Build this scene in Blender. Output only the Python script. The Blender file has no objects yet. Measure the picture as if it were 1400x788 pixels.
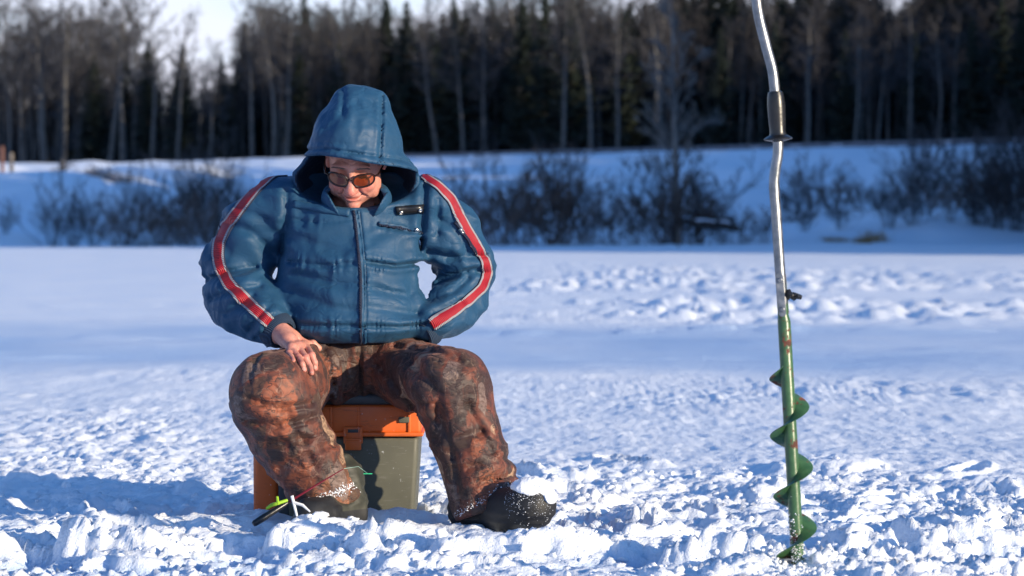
import bpy, bmesh, math, random
import numpy as np
from mathutils import Vector, Matrix
from mathutils.bvhtree import BVHTree
random.seed(7)
RNG = np.random.default_rng(11)
S = bpy.context.scene
COL = S.collection
# ------------------------------------------------------------------ camera
FPX = 4000.0; CAMZ = 0.83; PITCH = math.atan(90.0 / FPX)
cam_d = bpy.data.cameras.new('camera'); cam = bpy.data.objects.new('camera', cam_d); COL.objects.link(cam)
cam.location = (0, 0, CAMZ); cam.rotation_euler = (math.pi / 2 - PITCH, 0, 0)
cam_d.sensor_width = 36; cam_d.lens = FPX / 1400 * 36
cam_d.clip_start = 0.1; cam_d.clip_end = 5000
cam_d.dof.use_dof = True; cam_d.dof.focus_distance = 7.75; cam_d.dof.aperture_fstop = 5.7
S.camera = cam
S.view_settings.view_transform = 'Standard'; S.view_settings.look = 'None'
S.view_settings.exposure = 0.48; S.view_settings.gamma = 1
# ------------------------------------------------------------------ light
SUN_EL = math.radians(12.0); SUN_ROT = math.radians(127.0)
TOSUN = Vector((math.sin(SUN_ROT) * math.cos(SUN_EL), math.cos(SUN_ROT) * math.cos(SUN_EL), math.sin(SUN_EL)))
W = bpy.data.worlds.new("World"); S.world = W; W.use_nodes = True
wn = W.node_tree.nodes; wl = W.node_tree.links; wn.clear()
w_out = wn.new('ShaderNodeOutputWorld'); w_bg = wn.new('ShaderNodeBackground')
sky = wn.new('ShaderNodeTexSky'); sky.sky_type = 'NISHITA'; sky.sun_disc = False
sky.sun_elevation = SUN_EL; sky.sun_rotation = SUN_ROT; sky.air_density = 1.0; sky.dust_density = 0.3; sky.ozone_density = 3.0
w_tc = wn.new('ShaderNodeTexCoord'); w_sep = wn.new('ShaderNodeSeparateXYZ')
w_map = wn.new('ShaderNodeMapping'); w_map.inputs['Scale'].default_value = (1.0, 1.0, 6.0)
w_no = wn.new('ShaderNodeTexNoise'); w_no.inputs['Scale'].default_value = 5.0; w_no.inputs['Detail'].default_value = 6
w_r1 = wn.new('ShaderNodeMapRange'); w_r1.inputs['From Min'].default_value = 0.32; w_r1.inputs['From Max'].default_value = 0.0
w_r2 = wn.new('ShaderNodeMapRange'); w_r2.inputs['From Min'].default_value = 0.22; w_r2.inputs['From Max'].default_value = 0.50
w_mul = wn.new('ShaderNodeMath'); w_mul.operation = 'MULTIPLY'
w_mix = wn.new('ShaderNodeMix'); w_mix.data_type = 'RGBA'; w_mix.inputs['B'].default_value = (5.9, 5.6, 6.5, 1)
w_tint = wn.new('ShaderNodeMix'); w_tint.data_type = 'RGBA'; w_tint.blend_type = 'MULTIPLY'; w_tint.inputs['Factor'].default_value = 1
w_tint.inputs['B'].default_value = (0.71, 1.04, 1.38, 1)
wl.new(w_tc.outputs['Generated'], w_sep.inputs[0]); wl.new(w_tc.outputs['Generated'], w_map.inputs[0]); wl.new(w_map.outputs[0], w_no.inputs['Vector'])
wl.new(w_sep.outputs['Z'], w_r1.inputs['Value']); wl.new(w_no.outputs['Fac'], w_r2.inputs['Value'])
wl.new(w_r1.outputs[0], w_mul.inputs[0]); wl.new(w_r2.outputs[0], w_mul.inputs[1])
wl.new(sky.outputs[0], w_tint.inputs['A']); wl.new(w_tint.outputs['Result'], w_mix.inputs['A'])
wl.new(w_mul.outputs[0], w_mix.inputs['Factor'])
wl.new(w_mix.outputs['Result'], w_bg.inputs['Color']); w_bg.inputs['Strength'].default_value = 0.13
wl.new(w_bg.outputs[0], w_out.inputs[0])
sl = bpy.data.lights.new('sun', 'SUN'); sun = bpy.data.objects.new('sun', sl); COL.objects.link(sun)
sl.energy = 5.0; sl.angle = math.radians(0.6); sl.color = (1.0, 0.83, 0.60)
sun.rotation_euler = TOSUN.to_track_quat('Z', 'Y').to_euler()

# ------------------------------------------------------------------ helpers
def P(px, py, d):
    """world point seen at photo pixel (px,py) at distance y=d"""
    u = (px - 700) / FPX; v = -(py - 394) / FPX
    c, s = math.cos(PITCH), math.sin(PITCH)
    ry = c + s * v; rz = -s + c * v
    k = d / ry
    return np.array((u * k, d, CAMZ + rz * k))
def proj(p):
    """photo pixel of world points (N,3)"""
    c, s = math.cos(PITCH), math.sin(PITCH)
    x, y, z = p[:, 0], p[:, 1], p[:, 2] - CAMZ
    f = y * c - z * s; up = y * s + z * c
    return 700 + FPX * x / f, 394 - FPX * up / f
def V(a): return Vector((float(a[0]), float(a[1]), float(a[2])))

def h3(ix, iy, iz, seed):
    a = (ix.astype(np.int64) * 374761393 + iy.astype(np.int64) * 668265263 + iz.astype(np.int64) * 2147483647 + seed * 974634777) & 0xFFFFFFFF
    a = ((a ^ (a >> 13)) * 1274126177) & 0xFFFFFFFF
    a = ((a ^ (a >> 16)) * 2246822519) & 0xFFFFFFFF
    return ((a ^ (a >> 15)) & 0xFFFFFF).astype(np.float32) / 16777216.0
def vnoise(p, seed=0):
    i = np.floor(p).astype(np.int64); f = (p - i).astype(np.float32); f = f * f * f * (f * (f * 6 - 15) + 10)
    r = 0
    for dx in (0, 1):
        wx = f[:, 0] if dx else 1 - f[:, 0]
        for dy in (0, 1):
            wy = f[:, 1] if dy else 1 - f[:, 1]
            for dz in (0, 1):
                wz = f[:, 2] if dz else 1 - f[:, 2]
                r = r + h3(i[:, 0] + dx, i[:, 1] + dy, i[:, 2] + dz, seed) * wx * wy * wz
    return r * 2 - 1
def fbm(p, o=4, seed=0, g=0.5):
    r = 0; a = 1.0; t = 0
    for k in range(o):
        r = r + a * vnoise(p * (2.03 ** k) + 17.3 * k, seed + k); t += a; a *= g
    return r / t
def vnoise2(x, y, seed=0):
    ix = np.floor(x).astype(np.int64); iy = np.floor(y).astype(np.int64); fx = x - ix; fy = y - iy
    fx = fx * fx * fx * (fx * (fx * 6 - 15) + 10); fy = fy * fy * fy * (fy * (fy * 6 - 15) + 10); z = ix * 0 + seed * 7
    return 2 * ((h3(ix, iy, z, seed) * (1 - fx) + h3(ix + 1, iy, z, seed) * fx) * (1 - fy) + (h3(ix, iy + 1, z, seed) * (1 - fx) + h3(ix + 1, iy + 1, z, seed) * fx) * fy) - 1
def fbm2(x, y, o=4, seed=0, g=0.5):
    r = 0; a = 1.0; t = 0
    for k in range(o):
        c, s = math.cos(k * 1.1), math.sin(k * 1.1); f = 2.03 ** k
        r = r + a * vnoise2((x * c - y * s) * f + 5.1 * k, (x * s + y * c) * f, seed + k); t += a; a *= g
    return r / t
def cells(x, y, size, seed, rmin=0.35, rmax=0.75, keep=0.7):
    """isolated lumps: returns max dome height 0..1 over neighbouring cells"""
    X = x / size; Y = y / size
    ix = np.floor(X).astype(np.int64); iy = np.floor(Y).astype(np.int64); out = np.zeros_like(X)
    z = np.zeros_like(ix)
    for dx in (-1, 0, 1):
        for dy in (-1, 0, 1):
            cx = ix + dx; cy = iy + dy
            a = h3(cx, cy, z, seed); b = h3(cx, cy, z, seed + 1); c = h3(cx, cy, z, seed + 2); e = h3(cx, cy, z, seed + 3)
            r = rmin + (rmax - rmin) * c
            d2 = ((X - cx - a) ** 2 + (Y - cy - b) ** 2) / (r * r)
            hh = np.sqrt(np.clip(1 - d2, 0, 1)) * (0.35 + 0.65 * h3(cx, cy, z, seed + 4)) * (e < keep)
            out = np.maximum(out, hh)
    return out
def sstep(a, b, x):
    t = np.clip((x - a) / (b - a), 0, 1); return t * t * (3 - 2 * t)

def link(name, me, mats=None, parent=None, smooth=True):
    o = bpy.data.objects.new(name, me); COL.objects.link(o)
    if mats is not None:
        if not isinstance(mats, (list, tuple)): mats = [mats]
        for m in mats: me.materials.append(m)
    if parent is not None: o.parent = parent
    if smooth and len(me.polygons): me.polygons.foreach_set('use_smooth', np.ones(len(me.polygons), bool))
    return o
def tag(o, label=None, cat=None, group=None, kind=None):
    if label: o['label'] = label
    if cat: o['category'] = cat
    if group: o['group'] = group
    if kind: o['kind'] = kind
    return o
def empty(name, loc, label, cat, group=None):
    o = bpy.data.objects.new(name, None); COL.objects.link(o); o.location = V(loc); o.empty_display_size = 0.1
    return tag(o, label, cat, group)
def localize(o):
    """mesh was built in world coordinates: keep it there under its moved parent"""
    off = Vector((0, 0, 0)); p = o.parent
    while p is not None: off += p.location; p = p.parent
    o.location = -off
    return o
def mesh_np(name, v, quads=None, tris=None, matidx=None):
    me = bpy.data.meshes.new(name); v = np.asarray(v, np.float32)
    nq = 0 if quads is None else len(quads); nt = 0 if tris is None else len(tris)
    me.vertices.add(len(v)); me.vertices.foreach_set('co', v.ravel())
    me.loops.add(nq * 4 + nt * 3); me.polygons.add(nq + nt)
    li = []; st = []
    if nq: li.append(np.asarray(quads, np.int32).ravel()); st.append(np.arange(nq) * 4)
    if nt: li.append(np.asarray(tris, np.int32).ravel()); st.append(nq * 4 + np.arange(nt) * 3)
    me.loops.foreach_set('vertex_index', np.concatenate(li)); me.polygons.foreach_set('loop_start', np.concatenate(st).astype(np.int32))
    if matidx is not None: me.polygons.foreach_set('material_index', np.asarray(matidx, np.int32))
    me.update(calc_edges=True); return me

# --- SDF modelling -------------------------------------------------
def seg(p, a, b, ra, rb):
    a = np.asarray(a, np.float32); b = np.asarray(b, np.float32); ab = b - a
    t = np.clip(((p - a) @ ab) / max(float(ab @ ab), 1e-9), 0, 1)
    return np.linalg.norm(p - a - t[:, None] * ab, axis=1) - (ra + (rb - ra) * t)
def ell(p, c, r, M=None):
    q = p - np.asarray(c, np.float32)
    if M is not None: q = q @ M            # columns of M are local axes
    r = np.asarray(r, np.float32)
    k0 = np.linalg.norm(q / r, axis=1); k1 = np.linalg.norm(q / (r * r), axis=1)
    return k0 * (k0 - 1) / np.maximum(k1, 1e-6)
def smin(a, b, k):
    h = np.clip(0.5 + 0.5 * (b - a) / k, 0, 1)
    return b + (a - b) * h - k * h * (1 - h)
def smax(a, b, k): return -smin(-a, -b, k)
def chain(p, pts, k=0.03):
    d = None
    for (a, ra), (b, rb) in zip(pts[:-1], pts[1:]):
        e = seg(p, a, b, ra, rb); d = e if d is None else smin(d, e, k)
    return d
def axis(lo, hi, h, fine=()):
    out = [lo]; 
    while out[-1] < hi:
        s = h
        for a, b, hf in fine:
            if a <= out[-1] < b: s = hf
        out.append(out[-1] + s)
    return np.array(out, np.float32)
def sdf_mesh(name, f, xs, ys, zs, B=8):
    nx, ny, nz = len(xs), len(ys), len(zs)
    F = np.empty((nx, ny, nz), np.float32)
    bx = [slice(i, min(i + B, nx)) for i in range(0, nx, B)]; by = [slice(i, min(i + B, ny)) for i in range(0, ny, B)]; bz = [slice(i, min(i + B, nz)) for i in range(0, nz, B)]
    cx = np.array([(xs[s][0] + xs[s][-1]) / 2 for s in bx]); cy = np.array([(ys[s][0] + ys[s][-1]) / 2 for s in by]); cz = np.array([(zs[s][0] + zs[s][-1]) / 2 for s in bz])
    G = np.stack(np.meshgrid(cx, cy, cz, indexing='ij'), -1).reshape(-1, 3).astype(np.float32)
    d = f(G).reshape(len(bx), len(by), len(bz))
    wx = np.array([np.ptp(xs[s]) for s in bx]); wy = np.array([np.ptp(ys[s]) for s in by]); wz = np.array([np.ptp(zs[s]) for s in bz])
    todo = []
    for i, a in enumerate(bx):
        for j, b in enumerate(by):
            for k, c in enumerate(bz):
                R = 0.5 * math.sqrt(wx[i] ** 2 + wy[j] ** 2 + wz[k] ** 2)
                if abs(d[i, j, k]) > R * 1.7 + 0.02: F[a, b, c] = np.sign(d[i, j, k])
                else: todo.append((a, b, c))
    pts = [np.stack(np.meshgrid(xs[a], ys[b], zs[c], indexing='ij'), -1).reshape(-1, 3) for a, b, c in todo]
    off = np.cumsum([0] + [len(q) for q in pts]); allp = np.concatenate(pts).astype(np.float32)
    val = np.concatenate([f(allp[i:i + 400000]) for i in range(0, len(allp), 400000)])
    for n, (a, b, c) in enumerate(todo): F[a, b, c] = val[off[n]:off[n + 1]].reshape(F[a, b, c].shape)
    neg = F < 0
    cnt = np.zeros((nx - 1, ny - 1, nz - 1), np.int8)
    for dx in (0, 1):
        for dy in (0, 1):
            for dz in (0, 1): cnt += neg[dx:nx - 1 + dx, dy:ny - 1 + dy, dz:nz - 1 + dz]
    act = (cnt > 0) & (cnt < 8)
    I, J, K = np.nonzero(act); idx = -np.ones(act.shape, np.int32); idx[I, J, K] = np.arange(len(I))
    acc = np.zeros((len(I), 3)); n = np.zeros(len(I))
    cor = [(a, b, c) for a in (0, 1) for b in (0, 1) for c in (0, 1)]
    co = {c: np.stack((xs[I + c[0]], ys[J + c[1]], zs[K + c[2]]), 1) for c in cor}; fv = {c: F[I + c[0], J + c[1], K + c[2]] for c in cor}
    for a in cor:
        for ax in range(3):
            if a[ax]: continue
            b = list(a); b[ax] = 1; b = tuple(b)
            fa, fb = fv[a], fv[b]; m = (fa < 0) != (fb < 0)
            t = np.where(m, fa / np.where(m, fa - fb, 1), 0)[:, None]
            acc += np.where(m[:, None], co[a] + (co[b] - co[a]) * t, 0); n += m
    verts = acc / n[:, None]
    Q = []
    for ax in range(3):
        sl0 = [slice(0, -1)] * 3; sl1 = [slice(0, -1)] * 3
        A = neg; 
        s0 = [slice(None)] * 3; s1 = [slice(None)] * 3; s0[ax] = slice(0, -1); s1[ax] = slice(1, None)
        ch = A[tuple(s0)] != A[tuple(s1)]
        i, j, k = np.nonzero(ch); g = [i, j, k]; o1, o2 = [q for q in range(3) if q != ax]
        ok = (g[o1] > 0) & (g[o2] > 0) & (g[o1] < act.shape[o1]) & (g[o2] < act.shape[o2])
        g = [q[ok] for q in g]
        def c(d1, d2):
            h = [q.copy() for q in g]; h[o1] -= d1; h[o2] -= d2; return idx[h[0], h[1], h[2]]
        q = np.stack((c(1, 1), c(0, 1), c(0, 0), c(1, 0)), 1)
        inside = neg[g[0], g[1], g[2]]
        if ax == 1: inside = ~inside
        q[~inside] = q[~inside][:, ::-1]
        Q.append(q)
    Q = np.concatenate(Q); Q = Q[(Q >= 0).all(1)]
    me = mesh_np(name, verts, Q); return me
def bvh_of(me):
    n = len(me.vertices); v = np.empty(n * 3, np.float32); me.vertices.foreach_get('co', v)
    return BVHTree.FromPolygons([tuple(x) for x in v.reshape(-1, 3).tolist()], [tuple(p.vertices) for p in me.polygons])
def hit(bvhs, px, py, near=8.0):
    """first surface seen along the line of sight through a photo pixel; else the nearest surface"""
    o = Vector((0, 0, CAMZ)); d = (V(P(px, py, 8.0)) - o).normalized(); best = None
    for b in bvhs:
        l, n, i, t = b.ray_cast(o, d)
        if l is not None and (best is None or t < best[2]): best = (l, n, t)
    if best is None:
        for b in bvhs:
            l, n, i, t = b.find_nearest(V(P(px, py, near)))
            if best is None or t < best[2]: best = (l, n, t)
    return best[0], best[1]
def resample(path, step):
    path = [np.asarray(p, float) for p in path]; d = np.cumsum([0] + [np.linalg.norm(b - a) for a, b in zip(path[:-1], path[1:])])
    n = max(2, int(d[-1] / step) + 1); t = np.linspace(0, d[-1], n)
    P_ = np.array(path); out = np.stack([np.interp(t, d, P_[:, k]) for k in range(P_.shape[1])], 1)
    for _ in range(3): out[1:-1] = 0.25 * out[:-2] + 0.5 * out[1:-1] + 0.25 * out[2:]
    return out
def ribbon(name, bvhs, path, half, mats, parent, cols=((-1, 1, 0),), lift=0.0015, thick=0.003, step=2.0, near=8.0, sub=3):
    """strip of cloth lying on a surface. cols: (v0,v1,material)"""
    pts = resample(path, step); tan = np.gradient(pts[:, :2], axis=0); tan /= np.linalg.norm(tan, axis=1)[:, None] + 1e-9
    nor = np.stack((-tan[:, 1], tan[:, 0]), 1)
    hw = pts[:, 2] * 0.74 if pts.shape[1] > 2 else np.full(len(pts), half)
    vs = []; mi = []
    for (a, b, m) in cols:
        for s in range(sub): vs.append(a + (b - a) * s / sub); mi.append(m)
    vs.append(cols[-1][1]); nv = len(vs); top = []; bot = []
    for i in range(len(pts)):
        for v in vs:
            q = pts[i, :2] + nor[i] * hw[i] * v
            l, n = hit(bvhs, q[0], q[1], near)
            if n.dot(Vector((0, -1, 0))) < -0.3: n = -n
            edge = 0.35 if abs(v) > 0.999 * max(abs(vs[0]), 1) else 1
            top.append(l + n * (lift + thick * edge)); bot.append(l - n * 0.002)
    vv = [tuple(x) for x in top + bot]; N = len(top); f = []; mm = []
    for i in range(len(pts) - 1):
        for j in range(nv - 1):
            a = i * nv + j; f.append((a, a + 1, a + nv + 1, a + nv)); mm.append(mi[j])
        a = i * nv; f.append((a, a + nv, a + nv + N, a + N)); mm.append(mi[0])
        a = i * nv + nv - 1; f.append((a, a + N, a + nv + N, a + nv)); mm.append(mi[-1])
    for i in (0, len(pts) - 1):
        for j in range(nv - 1):
            a = i * nv + j; f.append((a, a + N, a + 1 + N, a + 1)); mm.append(mi[j])
    me = bpy.data.meshes.new(name); me.from_pydata(vv, [], f); me.polygons.foreach_set('material_index', mm)
    bm = bmesh.new(); bm.from_mesh(me); bmesh.ops.recalc_face_normals(bm, faces=bm.faces); bm.to_mesh(me); bm.free()
    return localize(link(name, me, mats, parent))

def tube_arrays(pts, rads, n=10, cap=True):
    pts = [np.asarray(p, float) for p in pts]; v = []; f = []
    up = np.array((0.3, 0.2, 1.0))
    T = [pts[min(i + 1, len(pts) - 1)] - pts[max(i - 1, 0)] for i in range(len(pts))]
    t0 = T[0] / np.linalg.norm(T[0]); x = np.cross(up, t0)
    if np.linalg.norm(x) < 1e-3: x = np.cross((1, 0, 0), t0)
    x /= np.linalg.norm(x)
    for i, p in enumerate(pts):
        t = T[i] / (np.linalg.norm(T[i]) + 1e-12); x = x - t * (x @ t); x /= np.linalg.norm(x) + 1e-12; y = np.cross(t, x)
        for k in range(n):
            a = 2 * math.pi * k / n; v.append(p + rads[i] * (math.cos(a) * x + math.sin(a) * y))
    for i in range(len(pts) - 1):
        for k in range(n):
            k2 = (k + 1) % n; f.append((i * n + k, i * n + k2, (i + 1) * n + k2, (i + 1) * n + k))
    if cap:
        f.append(tuple(range(n - 1, -1, -1))); f.append(tuple((len(pts) - 1) * n + k for k in range(n)))
    return v, f
class MB:
    def __init__(s): s.v = []; s.f = []
    def add(s, v, f):
        o = len(s.v); s.v += [tuple(float(c) for c in x) for x in v]; s.f += [tuple(i + o for i in q) for q in f]; return s
    def tube(s, pts, r, n=10, cap=True):
        if not isinstance(r, (list, tuple)): r = [r] * len(pts)
        return s.add(*tube_arrays(pts, r, n, cap))
    def box(s, lo, hi, bev=0.0, M=None, taper=0.0):
        """box with rounded edges; taper shrinks the bottom"""
        bm = bmesh.new(); bmesh.ops.create_cube(bm, size=1)
        lo = np.array(lo, float); hi = np.array(hi, float)
        for v in bm.verts:
            c = np.array(v.co) + 0.5; q = lo + c * (hi - lo)
            if c[2] < 0.5:
                m = (lo + hi) / 2; q[0] = m[0] + (q[0] - m[0]) * (1 - taper); q[1] = m[1] + (q[1] - m[1]) * (1 - taper)
            v.co = q
        if bev > 0: bmesh.ops.bevel(bm, geom=list(bm.edges), offset=bev, segments=3, profile=0.5, affect='EDGES')
        bm.verts.index_update(); v = [np.array(x.co) for x in bm.verts]
        if M is not None: v = [np.array(M @ Vector(x)) for x in v]
        s.add(v, [tuple(x.index for x in f.verts) for f in bm.faces]); bm.free(); return s
    def lathe(s, prof, M, n=24):
        v = []; f = []
        for r, z in prof:
            for k in range(n):
                a = 2 * math.pi * k / n; v.append(M @ Vector((r * math.cos(a), r * math.sin(a), z)))
        for i in range(len(prof) - 1):
            for k in range(n): f.append((i * n + k, i * n + (k + 1) % n, (i + 1) * n + (k + 1) % n, (i + 1) * n + k))
        f.append(tuple(range(n - 1, -1, -1))); f.append(tuple((len(prof) - 1) * n + k for k in range(n)))
        return s.add(v, f)
    def build(s, name, mat, parent=None, world=True, smooth=True, sharp=None):
        me = bpy.data.meshes.new(name); me.from_pydata(s.v, [], s.f)
        bm = bmesh.new(); bm.from_mesh(me); bmesh.ops.recalc_face_normals(bm, faces=bm.faces); bm.to_mesh(me); bm.free()
        o = link(name, me, mat, parent, smooth)
        if smooth: me.set_sharp_from_angle(angle=math.radians(40 if sharp is None else sharp))
        if world and parent is not None: localize(o)
        return o
def align(a, b):
    """matrix placing +Z from a to b"""
    a = V(a); d = V(b) - a; return Matrix.Translation(a) @ d.to_track_quat('Z', 'Y').to_matrix().to_4x4()

# ------------------------------------------------------------------ materials
class NT:
    def __init__(s, name, rough=0.56, **kw):
        s.m = bpy.data.materials.new(name); s.m.use_nodes = True; s.n = s.m.node_tree.nodes; s.l = s.m.node_tree.links
        s.b = s.n['Principled BSDF']; s.set(s.b, 'Roughness', rough)
        for k, v in kw.items(): s.set(s.b, k.replace('_', ' '), v)
        s.tc = s.n.new('ShaderNodeTexCoord')
    def set(s, node, key, val):
        if hasattr(val, 'bl_idname') or isinstance(val, bpy.types.NodeSocket): s.l.new(val, node.inputs[key])
        else:
            if isinstance(val, tuple) and len(val) == 3 and node.inputs[key].type == 'RGBA': val = (*val, 1)
            node.inputs[key].default_value = val
    def N(s, typ, **kw):
        n = s.n.new(typ)
        for k, v in kw.items():
            if k.startswith('_'): setattr(n, k[1:], v)
            else: s.set(n, k.replace('_', ' '), v)
        return n
    def map(s, scale=(1, 1, 1), rot=(0, 0, 0), src=None):
        m = s.N('ShaderNodeMapping', Scale=scale, Rotation=rot); s.l.new(src or s.tc.outputs['Object'], m.inputs['Vector']); return m.outputs[0]
    def noise(s, scale, detail=4, vec=None, rough=0.56, dist=0.0):
        n = s.N('ShaderNodeTexNoise', Scale=scale, Detail=detail, Roughness=rough, Distortion=dist)
        s.l.new(vec or s.tc.outputs['Object'], n.inputs['Vector']); return n.outputs['Fac']
    def noisec(s, scale, detail=4, vec=None):
        n = s.N('ShaderNodeTexNoise', Scale=scale, Detail=detail); s.l.new(vec or s.tc.outputs['Object'], n.inputs['Vector']); return n.outputs['Color']
    def vor(s, scale, vec=None, feature='F1', out='Distance', rnd=1.0):
        n = s.N('ShaderNodeTexVoronoi', _feature=feature, Scale=scale, Randomness=rnd); s.l.new(vec or s.tc.outputs['Object'], n.inputs['Vector']); return n.outputs[out]
    def ramp(s, fac, stops, interp='LINEAR'):
        r = s.n.new('ShaderNodeValToRGB'); r.color_ramp.interpolation = interp; e = r.color_ramp.elements
        while len(e) < len(stops): e.new(0.5)
        for el, (p, c) in zip(e, stops):
            el.position = p; el.color = (*c, 1) if isinstance(c, tuple) else (c, c, c, 1)
        s.l.new(fac, r.inputs[0]); return r.outputs[0]
    def rng(s, v, a, b, c=0.0, d=1.0):
        n = s.N('ShaderNodeMapRange', From_Min=a, From_Max=b, To_Min=c, To_Max=d); s.l.new(v, n.inputs['Value']); return n.outputs[0]
    def mix(s, fac, a, b, mode='MIX'):
        n = s.n.new('ShaderNodeMix'); n.data_type = 'RGBA'; n.blend_type = mode
        s.set(n, 'Factor', fac)
        for k, v in (('A', a), ('B', b)):
            if isinstance(v, bpy.types.NodeSocket): s.l.new(v, n.inputs[k])
            else: n.inputs[k].default_value = (*v, 1)
        return n.outputs['Result']
    def math(s, op, a, b=0.0, clamp=False):
        n = s.n.new('ShaderNodeMath'); n.operation = op; n.use_clamp = clamp
        for i, v in enumerate((a, b)):
            if isinstance(v, bpy.types.NodeSocket): s.l.new(v, n.inputs[i])
            else: n.inputs[i].default_value = v
        return n.outputs[0]
    def vadd(s, a, b, k):
        m = s.n.new('ShaderNodeVectorMath'); m.operation = 'MULTIPLY_ADD'; s.l.new(b, m.inputs[0]); m.inputs[1].default_value = (k, k, k); s.l.new(a, m.inputs[2]); return m.outputs[0]
    def bump(s, h, strength=0.5, dist=0.01, prev=None):
        n = s.N('ShaderNodeBump', Strength=strength, Distance=dist); s.l.new(h, n.inputs['Height'])
        if prev is not None: s.l.new(prev, n.inputs['Normal'])
        s.l.new(n.outputs[0], s.b.inputs['Normal']); return n.outputs[0]
    def col(s, c): s.set(s.b, 'Base Color', c); return s
def plain(name, c, rough=0.6, var=0.25, scale=30, **kw):
    m = NT(name, rough, **kw); n = m.noise(scale, 5)
    m.col(m.mix(m.rng(n, 0.3, 0.7), tuple(x * (1 - var) for x in c), tuple(min(1, x * (1 + var)) for x in c)))
    m.bump(n, 0.15, 0.004); return m.m

def mat_snow():
    m = NT('snow', 0.55, Subsurface_Weight=0.0)
    big = m.noise(0.9, 4); fine = m.noise(38, 6, rough=0.65); grain = m.noise(170, 3, rough=0.7)
    c = m.mix(m.rng(big, 0.35, 0.65), (0.82, 0.89, 0.98), (0.88, 0.925, 0.985))
    c = m.mix(m.rng(fine, 0.25, 0.45, 0.25, 0.0), c, (0.70, 0.80, 0.92))
    geo = m.n.new('ShaderNodeAttribute'); geo.attribute_name = 'wet_shade'
    c = m.mix(m.math('MULTIPLY', geo.outputs['Fac'], 0.75), c, (0.34, 0.53, 0.80))  # tints slushy hollows, and paints the shade band across the lake
    m.col(c); m.set(m.b, 'Specular IOR Level', 0.35)
    g2 = m.noise(85, 4, rough=0.7); b = m.bump(fine, 0.45, 0.018); b = m.bump(g2, 0.35, 0.008, b); m.bump(grain, 0.3, 0.004, b)
    return m.m
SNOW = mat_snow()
def mat_clump():
    m = NT('snow_clump', 0.5); f = m.noise(60, 5, rough=0.65)
    m.col(m.mix(m.rng(f, 0.3, 0.6), (0.78, 0.85, 0.94), (0.88, 0.91, 0.96))); m.bump(f, 0.6, 0.012); return m.m
CLUMP = mat_clump()
def mat_nylon(name, c, rough=0.56, wr=1.0):
    m = NT(name, rough)
    n1 = m.noise(9, 5, dist=0.6); st = m.noise(22, 4, vec=m.map((1, 1, 2.2), (0.3, 0.5, 0.4)), dist=1.0)
    sp = m.noise(60, 4)
    base = m.mix(m.rng(n1, 0.3, 0.7), tuple(x * 0.9 for x in c), tuple(x * 1.12 for x in c))
    m.col(base); m.set(m.b, 'Sheen Weight', 0.04); m.set(m.b, 'Sheen Tint', (0.4, 0.7, 0.9)); m.set(m.b, 'Specular IOR Level', 0.30)
    m.set(m.b, 'Roughness', m.rng(sp, 0.3, 0.7, rough - 0.06, rough + 0.1))
    rid = m.math('ABSOLUTE', m.math('SUBTRACT', st, 0.5)); b = m.bump(rid, 0.10 * wr, 0.02)
    wv1 = m.vadd(m.tc.outputs['Object'], m.noisec(7, 3), 0.10)
    c1 = m.rng(m.math('ABSOLUTE', m.math('SUBTRACT', m.noise(6.5, 2, vec=m.map((0.8, 0.8, 1.5), (0.2, 0.5, 0.35), wv1)), 0.5)), 0.0, 0.035)
    c2 = m.rng(m.math('ABSOLUTE', m.math('SUBTRACT', m.noise(13, 2, vec=m.map((0.9, 0.9, 1.3), (0.6, 0.1, -0.5), wv1)), 0.47)), 0.0, 0.045)
    mk = m.rng(m.noise(5, 2), 0.45, 0.62); mk2 = m.rng(m.noise(8, 2, vec=m.map((1, 1, 1), (1, 1, 1))), 0.42, 0.6)
    b = m.bump(m.math('MULTIPLY', c1, mk), 0.20 * wr, 0.010, b); b = m.bump(m.math('MULTIPLY', c2, mk2), 0.16 * wr, 0.007, b)
    b = m.bump(sp, 0.06 * wr, 0.006, b)
    wv = m.noise(520, 2); m.bump(wv, 0.12, 0.001, b)
    return m.m
JACKET = mat_nylon('jacket_nylon', (0.013, 0.058, 0.124))
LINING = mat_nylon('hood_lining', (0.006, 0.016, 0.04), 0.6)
def mat_rib(name, c):
    m = NT(name, 0.85); w = m.N('ShaderNodeTexWave', _wave_type='BANDS', _bands_direction='DIAGONAL', Scale=90.0, Distortion=0.6)
    m.l.new(m.tc.outputs['Object'], w.inputs['Vector']); m.col(m.mix(m.rng(w.outputs['Fac'], 0, 1), tuple(x * 0.6 for x in c), c)); m.bump(w.outputs['Fac'], 0.6, 0.003); return m.m
KNIT = mat_rib('rib_knit', (0.015, 0.04, 0.085))
REDTAPE = mat_rib('red_tape', (0.40, 0.008, 0.022)); WHITETAPE = mat_rib('white_tape', (0.34, 0.34, 0.38))
REDTAPE.node_tree.nodes['Principled BSDF'].inputs['Roughness'].default_value = 0.6
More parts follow.
